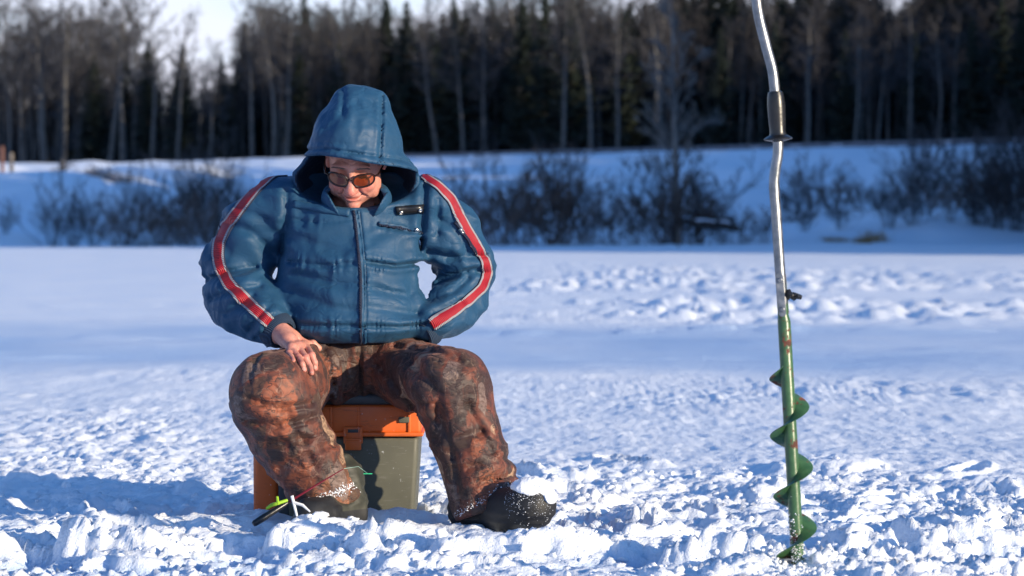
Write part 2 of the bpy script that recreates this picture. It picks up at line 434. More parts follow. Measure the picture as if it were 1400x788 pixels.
def mat_camo():
    m = NT('leaf_camouflage', 0.62)
    o = m.tc.outputs['Object']; wc = m.noisec(9, 3); v1 = m.vadd(o, wc, 0.05); wc2 = m.noisec(26, 2); v2 = m.vadd(o, wc2, 0.018)
    a = m.noise(6, 5, vec=v1, dist=0.3)
    c = m.ramp(a, [(0.0, (0.012, 0.007, 0.008)), (0.44, (0.035, 0.016, 0.014)), (0.50, (0.13, 0.036, 0.02)), (0.56, (0.035, 0.02, 0.018)), (0.66, (0.075, 0.05, 0.045)), (1.0, (0.16, 0.07, 0.04))])
    def leaves(c, sc, vec, seed, thr, cols, op):
        mp = m.map((1, 1, 0.62), (0.3 + seed, 0.2 * seed, 0.7 * seed), vec)
        cell = m.N('ShaderNodeTexVoronoi', _feature='F1', Scale=sc); m.l.new(mp, cell.inputs['Vector']); edge = m.vor(sc, mp, 'DISTANCE_TO_EDGE')
        sep = m.n.new('ShaderNodeSeparateColor'); m.l.new(cell.outputs['Color'], sep.inputs[0]); lc = m.ramp(sep.outputs[0], cols, 'CONSTANT')
        fine = m.noise(sc * 5, 3, vec=vec); lc = m.mix(m.rng(fine, 0.42, 0.6, 0, 0.6), lc, (0.03, 0.014, 0.012))
        pick = m.math('MULTIPLY', m.math('GREATER_THAN', sep.outputs[1], thr), m.rng(m.math('ADD', edge, m.math('MULTIPLY', m.math('SUBTRACT', fine, 0.5), 0.12)), 0.055, 0.085)); return m.mix(m.math('MULTIPLY', pick, op), c, lc)
    c = leaves(c, 9.5, v1, 1.0, 0.42, [(0.0, (0.020, 0.013, 0.012)), (0.25, (0.26, 0.07, 0.030)), (0.46, (0.10, 0.062, 0.058)), (0.56, (0.075, 0.022, 0.016)), (0.78, (0.24, 0.10, 0.05)), (0.92, (0.04, 0.038, 0.018))], 0.75)
    c = leaves(c, 21, v2, 2.0, 0.48, [(0.0, (0.014, 0.010, 0.010)), (0.3, (0.15, 0.11, 0.10)), (0.5, (0.22, 0.065, 0.03)), (0.7, (0.05, 0.03, 0.02)), (0.85, (0.36, 0.24, 0.16)), (0.95, (0.10, 0.03, 0.02))], 0.85)
    tw = m.noise(9, 3, vec=m.map((1.5, 1.5, 0.6), (0.4, 0.2, 0.5), v2)); r = m.math('ABSOLUTE', m.math('SUBTRACT', tw, 0.5)); c = m.mix(m.math('MULTIPLY', m.rng(r, 0.008, 0.003), 0.28), c, (0.30, 0.20, 0.15))
    tw2 = m.noise(13, 3, vec=m.map((0.8, 1.2, 1.6), (0.1, 0.9, 0.3), v2)); r2 = m.math('ABSOLUTE', m.math('SUBTRACT', tw2, 0.47)); c = m.mix(m.math('MULTIPLY', m.rng(r2, 0.014, 0.006), 0.8), c, (0.012, 0.007, 0.008))
    c = m.mix(1.0, c, (1.16, 1.12, 1.06), 'MULTIPLY'); m.col(c); m.set(m.b, 'Sheen Weight', 0.15); m.set(m.b, 'Sheen Tint', (0.9, 0.5, 0.4))
    f1 = m.noise(14, 5, vec=m.map((1, 1, 2.0), (0.5, 0.6, 0)), dist=1.2); rr = m.math('ABSOLUTE', m.math('SUBTRACT', f1, 0.5))
    cr1 = m.rng(rr, 0.0, 0.05); wv1 = m.vadd(o, m.noisec(6, 2), 0.10); cr2 = m.rng(m.math('ABSOLUTE', m.math('SUBTRACT', m.noise(9, 2, vec=m.map((0.7, 0.7, 1.8), (0.2, -0.5, 0.2), wv1)), 0.5)), 0, 0.05)
    b = m.bump(m.math('MULTIPLY', cr1, m.rng(m.noise(6, 2), 0.42, 0.6)), 0.3, 0.010); b = m.bump(m.math('MULTIPLY', cr2, m.rng(m.noise(5, 2), 0.45, 0.6)), 0.35, 0.012, b); b = m.bump(rr, 0.2, 0.03, b); m.bump(m.noise(90, 4), 0.2, 0.004, b); return m.m
CAMO = mat_camo()
def mat_skin():
    m = NT('skin', 0.48, Subsurface_Weight=0.12); m.set(m.b, 'Subsurface Radius', (0.012, 0.004, 0.002)); m.set(m.b, 'Subsurface Scale', 0.6)
    n = m.noise(28, 5); f = m.noise(160, 4)
    fl = m.n.new('ShaderNodeAttribute'); fl.attribute_name = 'flush'; dk = m.n.new('ShaderNodeAttribute'); dk.attribute_name = 'lines'
    c = m.mix(m.rng(n, 0.35, 0.65), (0.50, 0.215, 0.165), (0.60, 0.28, 0.215)); c = m.mix(fl.outputs['Fac'], c, (0.56, 0.13, 0.10)); c = m.mix(m.rng(f, 0.3, 0.55, 0.45, 0), c, (0.40, 0.14, 0.11)); m.col(m.mix(dk.outputs['Fac'], c, (0.10, 0.035, 0.03)))
    m.bump(f, 0.25, 0.004); return m.m
SKIN = mat_skin()
RUBBER = plain('black_rubber', (0.012, 0.013, 0.015), 0.62, 0.35, 60)
BOOTG = plain('boot_cloth_green', (0.035, 0.037, 0.028), 0.6, 0.3, 40)
BLACK = plain('black_plastic', (0.012, 0.012, 0.013), 0.32, 0.3, 80)
ORANGE = plain('orange_plastic', (0.62, 0.125, 0.018), 0.42, 0.12, 14)
GREYP = plain('olive_grey_plastic', (0.088, 0.09, 0.068), 0.55, 0.16, 9)
DARKG = plain('dark_grey_plastic', (0.035, 0.042, 0.05), 0.55, 0.15, 30)
def scuffed(name, c, rough, dirt):
    m = NT(name, rough); n = m.noise(10, 5); sc = m.noise(24, 4, vec=m.map((1, 1, 7), (0, 0.3, 0))); fr = m.noise(70, 5, rough=0.7)
    col = m.mix(m.rng(n, 0.3, 0.7), tuple(x * .88 for x in c), tuple(x * 1.1 for x in c)); col = m.mix(m.rng(sc, 0.60, 0.68, 0, 0.45), col, dirt); col = m.mix(m.rng(fr, 0.66, 0.72, 0, 0.7), col, (0.7, 0.76, 0.84))
    m.col(col); m.set(m.b, 'Roughness', m.rng(n, 0.3, 0.7, rough - .1, rough + .15)); m.bump(fr, 0.12, 0.002); return m.m
ORANGE = scuffed('orange_plastic', (0.60, 0.115, 0.016), 0.45, (0.30, 0.06, 0.02)); GREYP = scuffed('olive_grey_plastic', (0.088, 0.09, 0.068), 0.55, (0.15, 0.15, 0.13))
def mat_steel():
    m = NT('galvanised_steel', 0.34, Metallic=0.9); n = m.noise(45, 5); s = m.noise(9, 3, vec=m.map((6, 6, 0.7)))
    c = m.mix(m.rng(n, 0.35, 0.7), (0.17, 0.185, 0.20), (0.30, 0.31, 0.33)); m.col(m.mix(m.rng(s, 0.62, 0.72, 0, 0.7), c, (0.20, 0.17, 0.15)))
    m.set(m.b, 'Roughness', m.rng(n, 0.3, 0.7, 0.25, 0.5)); m.bump(n, 0.15, 0.002); return m.m
STEEL = mat_steel()
def mat_green():
    m = NT('chipped_green_paint', 0.35); n = m.noise(22, 6, rough=0.65); n2 = m.noise(60, 4)
    c = m.mix(m.rng(n2, 0.3, 0.7), (0.028, 0.085, 0.034), (0.05, 0.125, 0.052)); rust = m.math('MAXIMUM', m.rng(n, 0.575, 0.60), m.rng(m.noise(75, 4, rough=0.7), 0.64, 0.66))
    m.col(m.mix(rust, c, m.mix(m.rng(n2, 0.4, 0.6), (0.07, 0.02, 0.012), (0.16, 0.05, 0.03)))); m.set(m.b, 'Roughness', m.rng(rust, 0, 1, 0.33, 0.8))
    m.bump(m.math('SUBTRACT', n2, rust), 0.3, 0.002); return m.m
GREEN = mat_green()
def bark(name, a, b, sc=3):
    m = NT(name, 0.9); n = m.noise(sc, 5, vec=m.map((2, 2, 0.5))); m.col(m.mix(m.rng(n, 0.35, 0.65), a, b)); return m.m
BARKG = bark('grey_bark', (0.055, 0.052, 0.05), (0.17, 0.165, 0.155))
BARKP = bark('pale_bark', (0.055, 0.053, 0.05), (0.15, 0.145, 0.135))
BARKL = bark('lone_birch_bark', (0.10, 0.095, 0.09), (0.28, 0.27, 0.25))
BARKD = bark('dark_bark', (0.022, 0.019, 0.018), (0.06, 0.05, 0.044))
TWIG = bark('twigs', (0.032, 0.032, 0.035), (0.072, 0.07, 0.075)); TWIGD = bark('dark_twigs', (0.022, 0.021, 0.022), (0.055, 0.05, 0.05)); TWIGB = bark('brown_twigs', (0.085, 0.06, 0.05), (0.17, 0.125, 0.10))
NEEDLE = bark('spruce_needles', (0.006, 0.011, 0.007), (0.016, 0.028, 0.016), 1.2)
WOOD = bark('weathered_wood', (0.10, 0.085, 0.07), (0.24, 0.21, 0.18), 8); WOODR = bark('red_wood', (0.10, 0.05, 0.04), (0.2, 0.10, 0.08), 8)
RAILM = plain('guardrail_zinc', (0.15, 0.155, 0.18), 0.6, 0.3, 2); DRY = bark('dry_grass', (0.30, 0.17, 0.05), (0.55, 0.36, 0.14), 20)
#@@GROUND
# ------------------------------------------------------------------ ground sheet
def grow(start, end, step, rate, mx=1e9):
    out = [start]; s = step
    while out[-1] < end: out.append(out[-1] + s); s = min(s * rate, mx)
    return out
def shore(x): return 104 + 0.25 * x + 5 * np.sin(x * 0.07 + 1.0) + 2.0 * np.sin(x * 0.31)
def rail_y(x): return 266 - 1.13 * x          # road edge comes nearer to the right
RAILZ = 6.6
def far_h(x, y):
    s = shore(x); r = rail_y(x); d = y - s
    t = np.clip(d / np.maximum(r - s - 6, 1), 0, 1)
    left = sstep(5, -14, x / np.maximum(y, 1) * 100)
    bank = (1.15 + 1.0 * left) * (0.75 + 0.6 * fbm2(x * 0.16, y * 0.1, 3, 15)) * sstep(0, 11, d + 2.5 * fbm2(x * 0.35, y * 0.2, 3, 16) - 1) ** 0.8
    mid = (2.4 + 0.6 * left) * sstep(0.05, 0.75, t)
    emb = (RAILZ - 3.55 - 1.6 * left) * sstep(0.62, 0.98, t)
    z = bank + mid + emb
    z = z + (0.28 * fbm2(x * 0.11, y * 0.09, 4, 5)) * sstep(0, 8, d) * (1 - sstep(0.9, 1, t))
    w = sstep(0.60, 0.98, t); z = z * (1 - w) + (RAILZ - 0.12) * w; z = np.minimum(z, RAILZ - 0.12)
    z = np.where(d > 0, z, 0)
    return z
def near_h(x, y):
    wx = x + 0.07 * fbm2(x * 7, y * 7, 3, 31); wy = y + 0.07 * fbm2(x * 9 + 40, y * 9, 3, 32)
    und = 0.030 * fbm2(x * 0.55, y * 0.5, 3, 1) + 0.006
    z = und * (y < 200)
    fore = sstep(10.4, 7.5, y + 0.8 * fbm2(x * 0.6, y * 0.6, 2, 3)); fore = np.maximum(fore, 0.42 * sstep(1.0, 3.0, x - (y - 9) * 0.10) * sstep(24, 12, y))
    patch = sstep(-0.35, 0.35, fbm2(x * 1.3, y * 0.9, 3, 7))
    A = fore * (0.45 + 0.55 * patch); A = A * (1 - 0.72 * np.exp(-(((x + 0.40) / 0.48) ** 2 + ((y - 7.75) / 0.42) ** 2) ** 2))
    A = A * (1 - 0.6 * np.exp(-(((x - 0.63) / 0.14) ** 2 + ((y - 6.42) / 0.16) ** 2)))
    bil = lambda f, sd: np.abs(fbm2(wx * f, wy * f * 0.9, 2, sd)) * 2.2
    tt = fbm2(wx * 1.35, wy * 2.3, 3, 191); slab = 0.040 * sstep(-0.05, 0.07, tt) + 0.026 * sstep(0.15, 0.23, tt); t2 = fbm2(wx * 3.4 + 9, wy * 4.6, 3, 195); slab = slab + 0.020 * sstep(0.0, 0.09, t2)
    L = 0.85 * slab + 0.016 * bil(2.6, 141) + 0.018 * bil(6.0, 151) + 0.017 * bil(13, 161) + 0.014 * bil(29, 171) + 0.007 * bil(58, 181) - 0.074
    L = L + 0.10 * (0.060 * cells(wx, wy * 0.85, 0.30, 101, 0.3, 0.62, 0.5) + 0.042 * cells(wx, wy, 0.15, 111, 0.3, 0.7, 0.6) + 0.024 * cells(wx, wy, 0.075, 121, 0.35, 0.7, 0.65) + 0.011 * cells(wx, wy, 0.036, 131, 0.4, 0.75, 0.75))
    L = L + 0.014 * (1 - np.abs(fbm2(wx * 3.0, wy * 2.6, 4, 17)) * 3).clip(-1, 1)
    z = z + A * L
    bandm = sstep(14.5, 17.0, y + 0.05 * x) * sstep(24.0, 21.5, y + 0.05 * x); mid = sstep(7, 10, y) * (0.3 + 0.7 * sstep(18, 12, y)) * sstep(70, 40, y) * (1 - 0.75 * bandm)
    z = z + mid * (1 - 0.6 * A) * (0.012 * fbm2(wx * 5.5, wy * 2.6, 3, 51) + 0.013 * fbm2(x * 14, y * 7, 3, 52) + 0.010 * np.abs(fbm2(x * 24, y * 13, 2, 53)) + 0.006 * np.abs(fbm2(x * 48, y * 30, 1, 54))) * (0.55 + 1.0 * sstep(-0.25, 0.35, fbm2(x * 0.55, y * 0.35, 3, 55)))
    # drifts / wind ridges and old tracks
    ridge = sstep(0.25, 0.0, np.abs(fbm2(x * 0.35 + 3, y * 0.8, 3, 61))) * sstep(9, 11, y) * sstep(30, 18, y)
    z = z + 0.022 * ridge * (0.5 + 0.5 * fbm2(x * 4, y * 2.5, 3, 62))
    foot = sstep(23, 26, y) * sstep(62, 48, y) * sstep(-0.02, 0.02, (x / y) - 0.005 + 0.018 * vnoise2(x * 0.2, y * 0.2, 9)); foot = foot * sstep(-0.3, 0.15, fbm2(x * 0.18, y * 0.12, 3, 64) + 0.15)
    z = z + foot * (0.085 * cells(x, y * 0.6, 0.42, 201, 0.3, 0.6, 0.7) + 0.06 * cells(x, y * .6, 0.24, 211, 0.3, 0.6, 0.6) - 0.02)
    # rows of prints across the left middle
    row = sstep(0.5, 0.1, np.abs(y - 21.5 - 0.25 * x)) + sstep(0.7, 0.1, np.abs(y - 29 - 0.1 * x)); z = z + 0.035 * row * cells(x, y, 0.4, 221, 0.3, 0.6, 0.8)
    # trodden hollow and heaps around the angler
    z = z + 0.018 * np.exp(-(((x + 0.45) / 0.9) ** 2 + ((y - 7.75) / 0.55) ** 2))
    for (fx, fy, an) in FEET:                          # boot prints
        ca, sa = math.cos(an), math.sin(an); lx = (x - fx) * ca + (y - fy) * sa; ly = -(x - fx) * sa + (y - fy) * ca; e = np.sqrt((lx / 0.052) ** 2 + (ly / 0.150) ** 2)
        z = z + np.where(e < 2.2, -0.034 * sstep(1.12, 0.88, e) + 0.014 * np.exp(-((e - 1.25) / 0.22) ** 2), 0)
    for (px, py, dd, r, ry, h) in MOUNDS:
        c = P(px, py, dd); z = z + h * np.exp(-(((wx - c[0]) / r) ** 2 + ((wy - dd) / ry) ** 2) ** 1.6)
    return z
MOUNDS = [(590, 712, 7.62, 0.17, 0.09, 0.04), (530, 700, 7.86, 0.16, 0.05, 0.045), (350, 700, 7.86, 0.10, 0.05, 0.035), (425, 722, 7.50, 0.075, 0.05, 0.060), (475, 715, 7.56, 0.09, 0.05, 0.045), (420, 740, 7.35, 0.10, 0.05, 0.03), (520, 745, 7.30, 0.24, 0.09, 0.020), (165, 750, 7.10, 0.15, 0.10, 0.045), (110, 745, 7.2, 0.07, 0.06, 0.05), (700, 752, 7.2, 0.22, 0.06, 0.05),
          (235, 690, 7.75, 0.42, 0.10, 0.035), (330, 735, 7.35, 0.08, 0.08, -0.05), (560, 770, 7.0, 0.35, 0.08, 0.04), (930, 715, 7.45, 0.17, 0.10, -0.065), (850, 735, 7.3, 0.2, 0.06, 0.03), (900, 755, 7.15, 0.18, 0.05, -0.04), (1010, 725, 7.4, 0.10, 0.08, 0.04),
          (1180, 745, 7.15, 0.12, 0.09, 0.05), (1290, 720, 7.35, 0.16, 0.10, 0.05), (1130, 600, 9.8, 0.18, 0.2, 0.05), (700, 610, 9.6, 0.3, 0.12, 0.04), (640, 735, 7.4, 0.20, 0.10, -0.03), (1060, 640, 9.0, 0.15, 0.1, 0.05), (60, 650, 8.6, 0.5, 0.10, 0.03), (1090, 775, 6.52, 0.35, 0.16, 0.030)]
FEET = [(0.28, 7.9, .5), (0.50, 8.35, .3), (0.20, 8.75, .45), (0.95, 8.1, -.6), (1.10, 8.7, -.5), (0.32, 7.15, 1.2), (-0.95, 7.6, .9), (-1.15, 8.3, .2), (-0.98, 9.0, .1), (0.98, 7.2, .2), (0.0, 9.6, .5), (0.4, 10.2, .6), (1.5, 9.6, -.4)]
def ground_h(x, y):
    z = np.zeros_like(x); m = (y < 101) & (np.abs(x) < 40) & (y > 3)
    z[m] = near_h(x[m], y[m]); m = y > 80
    z[m] = z[m] * 1.0 + far_h(x[m], y[m]); return z
xs = grow(0.0, 900, 0.0085, 1.0, 9); 
xs = grow(0.0, 1.75, 0.0085, 1.0)
xs = xs + grow(xs[-1] + 0.01, 700, 0.012, 1.022)[0:]
xs = np.array(sorted(set([-q for q in xs] + xs)))
ys = [-300, -150, -80, -40, -20, -10, -4, 0, 2, 4, 5, 5.5, 5.8] + grow(6.0, 9.3, 0.0125, 1.0)
ys = ys + grow(ys[-1] + 0.013, 130, 0.014, 1.009) 
ys = np.array(ys + grow(ys[-1] + 1, 900, 1.2, 1.012))
def build_ground():
    X, Y = np.meshgrid(xs, ys, indexing='xy'); x = X.ravel(); y = Y.ravel(); z = ground_h(x, y)
    nx, ny = len(xs), len(ys); i = (np.arange(ny - 1)[:, None] * nx + np.arange(nx - 1)[None]).ravel()
    q = np.stack((i, i + 1, i + nx + 1, i + nx), 1)
    me = mesh_np('snow_ground', np.stack((x, y, z), 1), q)
    wet_shade = sstep(0.03, -0.02, z + 0.012 * fbm2(x * 3, y * 3, 3, 77)) * sstep(8.6, 7.6, y) * 0.8
    wv_ = y + 0.05 * x + 1.3 * fbm2(x * 0.25, y * 0.12, 2, 78); wet_shade = np.maximum(wet_shade, 0.95 * sstep(15.0, 17.5, wv_) * sstep(24.5, 21.5, wv_) * (0.85 + 0.5 * fbm2(x * .8, y * .4, 3, 79)))  # lake band: bluish shade painted into the snow colour
    a = me.attributes.new('wet_shade', 'FLOAT', 'POINT'); a.data.foreach_set('value', wet_shade.astype(np.float32))
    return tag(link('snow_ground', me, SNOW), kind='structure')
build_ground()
def gz(x, y): return float(ground_h(np.array([float(x)]), np.array([float(y)]))[0])

# loose clumps
bm = bmesh.new(); bmesh.ops.create_icosphere(bm, subdivisions=2, radius=1); IV = np.array([v.co for v in bm.verts]); bm.verts.index_update(); IF = np.array([[v.index for v in f.verts] for f in bm.faces]); bm.free()
def clumps(name, cs, rs, mat, parent=None, seed=0, squash=0.75):
    n = len(cs); cs = np.asarray(cs, float); rs = np.asarray(rs, float)
    R = np.random.default_rng(seed); v = np.repeat(IV[None], n, 0)
    off = R.uniform(0, 90, (n, 1, 3)); q = (v * 1.4 + off).reshape(-1, 3); d = 1 + 0.55 * fbm(q, 2, 3).reshape(n, -1, 1) + 0.25 * vnoise(q * 3.1, 5).reshape(n, -1, 1)
    sc = R.uniform(0.7, 1.3, (n, 1, 3)) * np.array((1, 1, squash))
    v = v * d * sc * rs[:, None, None] + cs[:, None, :]
    f = (IF[None] + (np.arange(n) * len(IV))[:, None, None]).reshape(-1, 3)
    return link(name, mesh_np(name, v.reshape(-1, 3), None, f), mat, parent, smooth=True)
n = 3800
cy = 6.3 + (RNG.random(n) ** 1.6) * 3.6; cx = (RNG.random(n) * 2 - 1) * (0.24 * cy); 
keepm = fbm2(cx * 1.6, cy * 1.2, 2, 19) > -0.15 - 0.5 * (cy < 7.6); cx = cx[keepm]; cy = cy[keepm]; n = len(cx)
cr = 0.0030 + 0.014 * RNG.random(n) ** 4.0; cz = ground_h(cx, cy) + cr * 0.05
tag(clumps('snow_clumps', np.stack((cx, cy, cz), 1), cr, CLUMP, seed=2), 'loose crumbs and lumps of snow scattered over the trodden ice', None, kind='stuff')
#@@PERSON
# ------------------------------------------------------------------ the angler
person = empty('person', (-0.43, 8.0, 0.03), 'seated man in blue hooded jacket and brown camouflage trousers, hand on knee', 'person')
def grooves(p, d, lines, gate=None, puck=0.0):
    """press stitched seams and creases into a field; lines: (pts_px, width_px, depth)"""
    u, v = proj(p); q = np.stack((u, v), 1); r = np.zeros(len(p), np.float32)
    for pts, w, dep in lines:
        m = None
        for a, b in zip(pts[:-1], pts[1:]):
            a = np.array(a, float); b = np.array(b, float); ab = b - a
            t = np.clip(((q - a) @ ab) / (ab @ ab), 0, 1); e = np.linalg.norm(q - a - t[:, None] * ab, axis=1)
            if m is None: m = e; al = t * np.linalg.norm(ab); acc = np.linalg.norm(ab)
            else: k_ = e < m; m = np.where(k_, e, m); al = np.where(k_, acc + t * np.linalg.norm(ab), al); acc += np.linalg.norm(ab)
        if puck > 0: r += puck * np.exp(-(m / (4.2 * w)) ** 2) * (0.45 + 0.9 * np.sin(al * 0.11 + pts[0][1])) * np.sin(al * 0.75 + 3.5 * np.sin(al * 0.13 + pts[0][0]) + 0.08 * m) * (w < 3.2)
        r += dep * (np.exp(-(m / w) ** 2) - 0.45 * np.exp(-((m - 2.6 * w) / (1.8 * w)) ** 2))
    if gate is not None: r = r * gate
    return d + r
# ---- trousers
Lh, Lk, La = P(452, 505, 8.05), P(369, 533, 7.66), P(451, 684, 7.72)
Rh, Rk, Ra = P(540, 507, 8.05), P(617, 528, 7.70), P(667, 690, 7.66)
def leg_axis_noise(p, a, b, seed):
    """folds running across a limb"""
    ab = (b - a) / np.linalg.norm(b - a); t = (p - a) @ ab; rad = p - a - t[:, None] * ab
    ang = np.arctan2(rad[:, 0], rad[:, 1])
    w = 0.7 * fbm(p * 5, 2, seed + 3)
    n = vnoise(np.stack((t * 26 + 1.3 * np.sin(ang * 1.0 + seed) + w * 3, ang * 1.1, t * 0 + seed), 1).astype(np.float32), seed)
    return 1 - 2 * np.abs(n)
def f_trousers(p):
    pel = smin(ell(p, P(492, 497, 8.12), (0.200, 0.17, 0.092)), ell(p, P(488, 474, 8.07), (0.185, 0.165, 0.06)), 0.05)
    L = smin(seg(p, Lh, Lk, 0.086, 0.092), seg(p, Lk + np.array((0, 0, -0.015)), La, 0.092, 0.092), 0.05)
    R = smin(seg(p, Rh, Rk, 0.086, 0.092), seg(p, Rk + np.array((0, 0, -0.015)), Ra, 0.090, 0.094), 0.05)
    # cloth sagging behind the knee
    L = smin(L, seg(p, P(352, 560, 7.72), P(385, 610, 7.74), 0.060, 0.070), 0.05)
    d = smin(smin(pel, L, 0.06), R, 0.06)
    band = np.abs(d) < 0.05; q = p[band]; e = d[band]
    n = 0.0075 * leg_axis_noise(q, Lk, La, 3) + 0.0 
    wl = q[:, 0] < P(500, 500, 7.9)[0]
    nl = np.where(q[:, 2] < 0.36, leg_axis_noise(q, Lk, La, 3), leg_axis_noise(q, Lh, Lk, 5)); nr = np.where(q[:, 2] < 0.36, leg_axis_noise(q, Rk, Ra, 8), leg_axis_noise(q, Rh, Rk, 9))
    e = e - 0.0055 * np.where(wl, nl, nr) - 0.003 * fbm(q * 7, 2, 21)
    e = grooves(q, e, [([(493, 475), (492, 535)], 3, 0.010), ([(440, 480), (455, 520), (448, 560)], 5, 0.012), ([(430, 500), (470, 540)], 4, 0.008), ([(520, 500), (565, 555)], 5, 0.010), ([(560, 490), (600, 540), (598, 600)], 6, 0.009),
        ([(340, 545), (380, 560), (425, 552)], 4, 0.009), ([(335, 575), (375, 585), (430, 570)], 4, 0.008), ([(360, 610), (420, 600)], 5, 0.008), ([(390, 560), (430, 640)], 5, 0.007), ([(380, 640), (470, 600)], 4, 0.007),
        ([(640, 555), (672, 620)], 5, 0.009), ([(600, 560), (625, 640), (630, 690)], 5, 0.009), ([(640, 640), (700, 625)], 4, 0.008), ([(625, 600), (660, 590)], 4, 0.007), ([(655, 660), (705, 650)], 4, 0.006), ([(540, 475), (600, 482), (640, 500)], 4, 0.008)])
    d = d.copy(); d[band] = e
    # cuffs: cut off and hollow
    for a, b, dirn in ((Lk, La, -0.010), (Rk, Ra, -0.015)):
        ax = (b - a) / np.linalg.norm(b - a); t = (p - b) @ ax
        near = np.linalg.norm(p - b, axis=1) < 0.25
        cut = t - 0.020; inner = seg(p, b - ax * 0.04, b + ax * 0.2, 0.078, 0.080)
        dd = smax(smax(d, cut, 0.006), -inner, 0.006); d = np.where(near, dd, d)
    return d
tr_me = sdf_mesh('trousers', f_trousers, axis(-0.83, 0.08, 0.0065), axis(7.5, 8.34, 0.0065), axis(0.02, 0.60, 0.0065))
trousers = localize(link('trousers', tr_me, CAMO, person)); tr_bvh = bvh_of(tr_me)

# ---- jacket
SL = [(P(388, 284, 8.03), .084), (P(345, 322, 8.05), .085), (P(317, 365, 8.07), .080), (P(323, 398, 8.03), .082), (P(348, 426, 7.94), .070), (P(378, 450, 7.87), .055)]
SR = [(P(585, 286, 8.03), .076), (P(613, 322, 8.06), .078), (P(637, 368, 8.10), .073), (P(634, 392, 8.09), .074), (P(612, 423, 8.02), .064), (P(590, 443, 7.97), .058)]
jl = [([(402, 300), (440, 305), (482, 300)], 2.0, 0.003), ([(500, 358), (540, 364), (578, 360)], 2.6, 0.013), ([(395, 358), (440, 364), (486, 360)], 3, 0.006), ([(500, 446), (545, 448), (586, 443)], 2.6, 0.011), ([(385, 440), (430, 446), (492, 446)], 3, 0.008),
      ([(488, 292), (493, 330), (497, 380), (497, 474)], 2.6, 0.010), ([(515, 308), (574, 319)], 1.8, 0.006),
      ([(392, 262), (392, 300), (384, 345)], 4, 0.010), ([(581, 255), (578, 300), (574, 345)], 4, 0.010),
      ([(400, 400), (450, 420), (490, 425)], 6, 0.006), ([(510, 395), (560, 405)], 6, 0.006), ([(420, 330), (470, 345)], 6, 0.005), ([(400, 375), (470, 392)], 5, 0.006), ([(505, 420), (570, 430)], 5, 0.006),
      ([(280, 385), (310, 372), (350, 366)], 4, 0.010), ([(288, 410), (322, 395), (355, 392)], 4, 0.008), ([(300, 300), (345, 318), (372, 345)], 6, 0.010), ([(325, 285), (365, 300)], 5, 0.007), ([(310, 430), (345, 405)], 5, 0.008), ([(340, 455), (368, 418)], 4, 0.008), ([(350, 462), (388, 440)], 2.5, 0.008),
      ([(600, 300), (628, 320), (640, 345)], 4, 0.008), ([(585, 345), (620, 352), (662, 350)], 4, 0.010), ([(600, 385), (635, 372), (672, 372)], 4, 0.010), ([(585, 410), (620, 400), (640, 380)], 4, 0.008), ([(590, 430), (630, 412)], 4, 0.007), ([(600, 275), (598, 320)], 4, 0.008)]
def limb_field(q, pts, seed, amp, fr=30):
    best = np.full(len(q), 9.0, np.float32); s = np.zeros(len(q), np.float32); acc = 0
    for (a, ra), (b, rb) in zip(pts[:-1], pts[1:]):
        ab = b - a; L = np.linalg.norm(ab); t = np.clip(((q - a) @ ab) / (L * L), 0, 1); e = np.linalg.norm(q - a - t[:, None] * ab, axis=1) - (ra + (rb - ra) * t)
        m = e < best; best = np.where(m, e, best); s = np.where(m, acc + t * L, s); acc += L
    w = fbm(q * 7, 2, seed)
    n = 1 - 2.2 * np.abs(vnoise(np.stack((s * fr + w * 2.2, q[:, 0] * 7, q[:, 2] * 5), 1).astype(np.float32), seed + 9))
    return amp * n * np.exp(-(np.maximum(best, 0) / 0.03))
def f_torso(p):
    t = ell(p, P(480, 425, 8.0), (0.204, 0.185, 0.150)); t = smin(t, ell(p, P(480, 345, 8.02), (0.186, 0.155, 0.16)), 0.07)
    t = smin(t, seg(p, P(405, 283, 8.04), P(572, 283, 8.04), 0.082, 0.082), 0.08)
    t = smin(t, ell(p, P(487, 262, 8.02), (0.13, 0.12, 0.055)), 0.05)
    return t
HEMZ = P(490, 473, 7.9)[2]
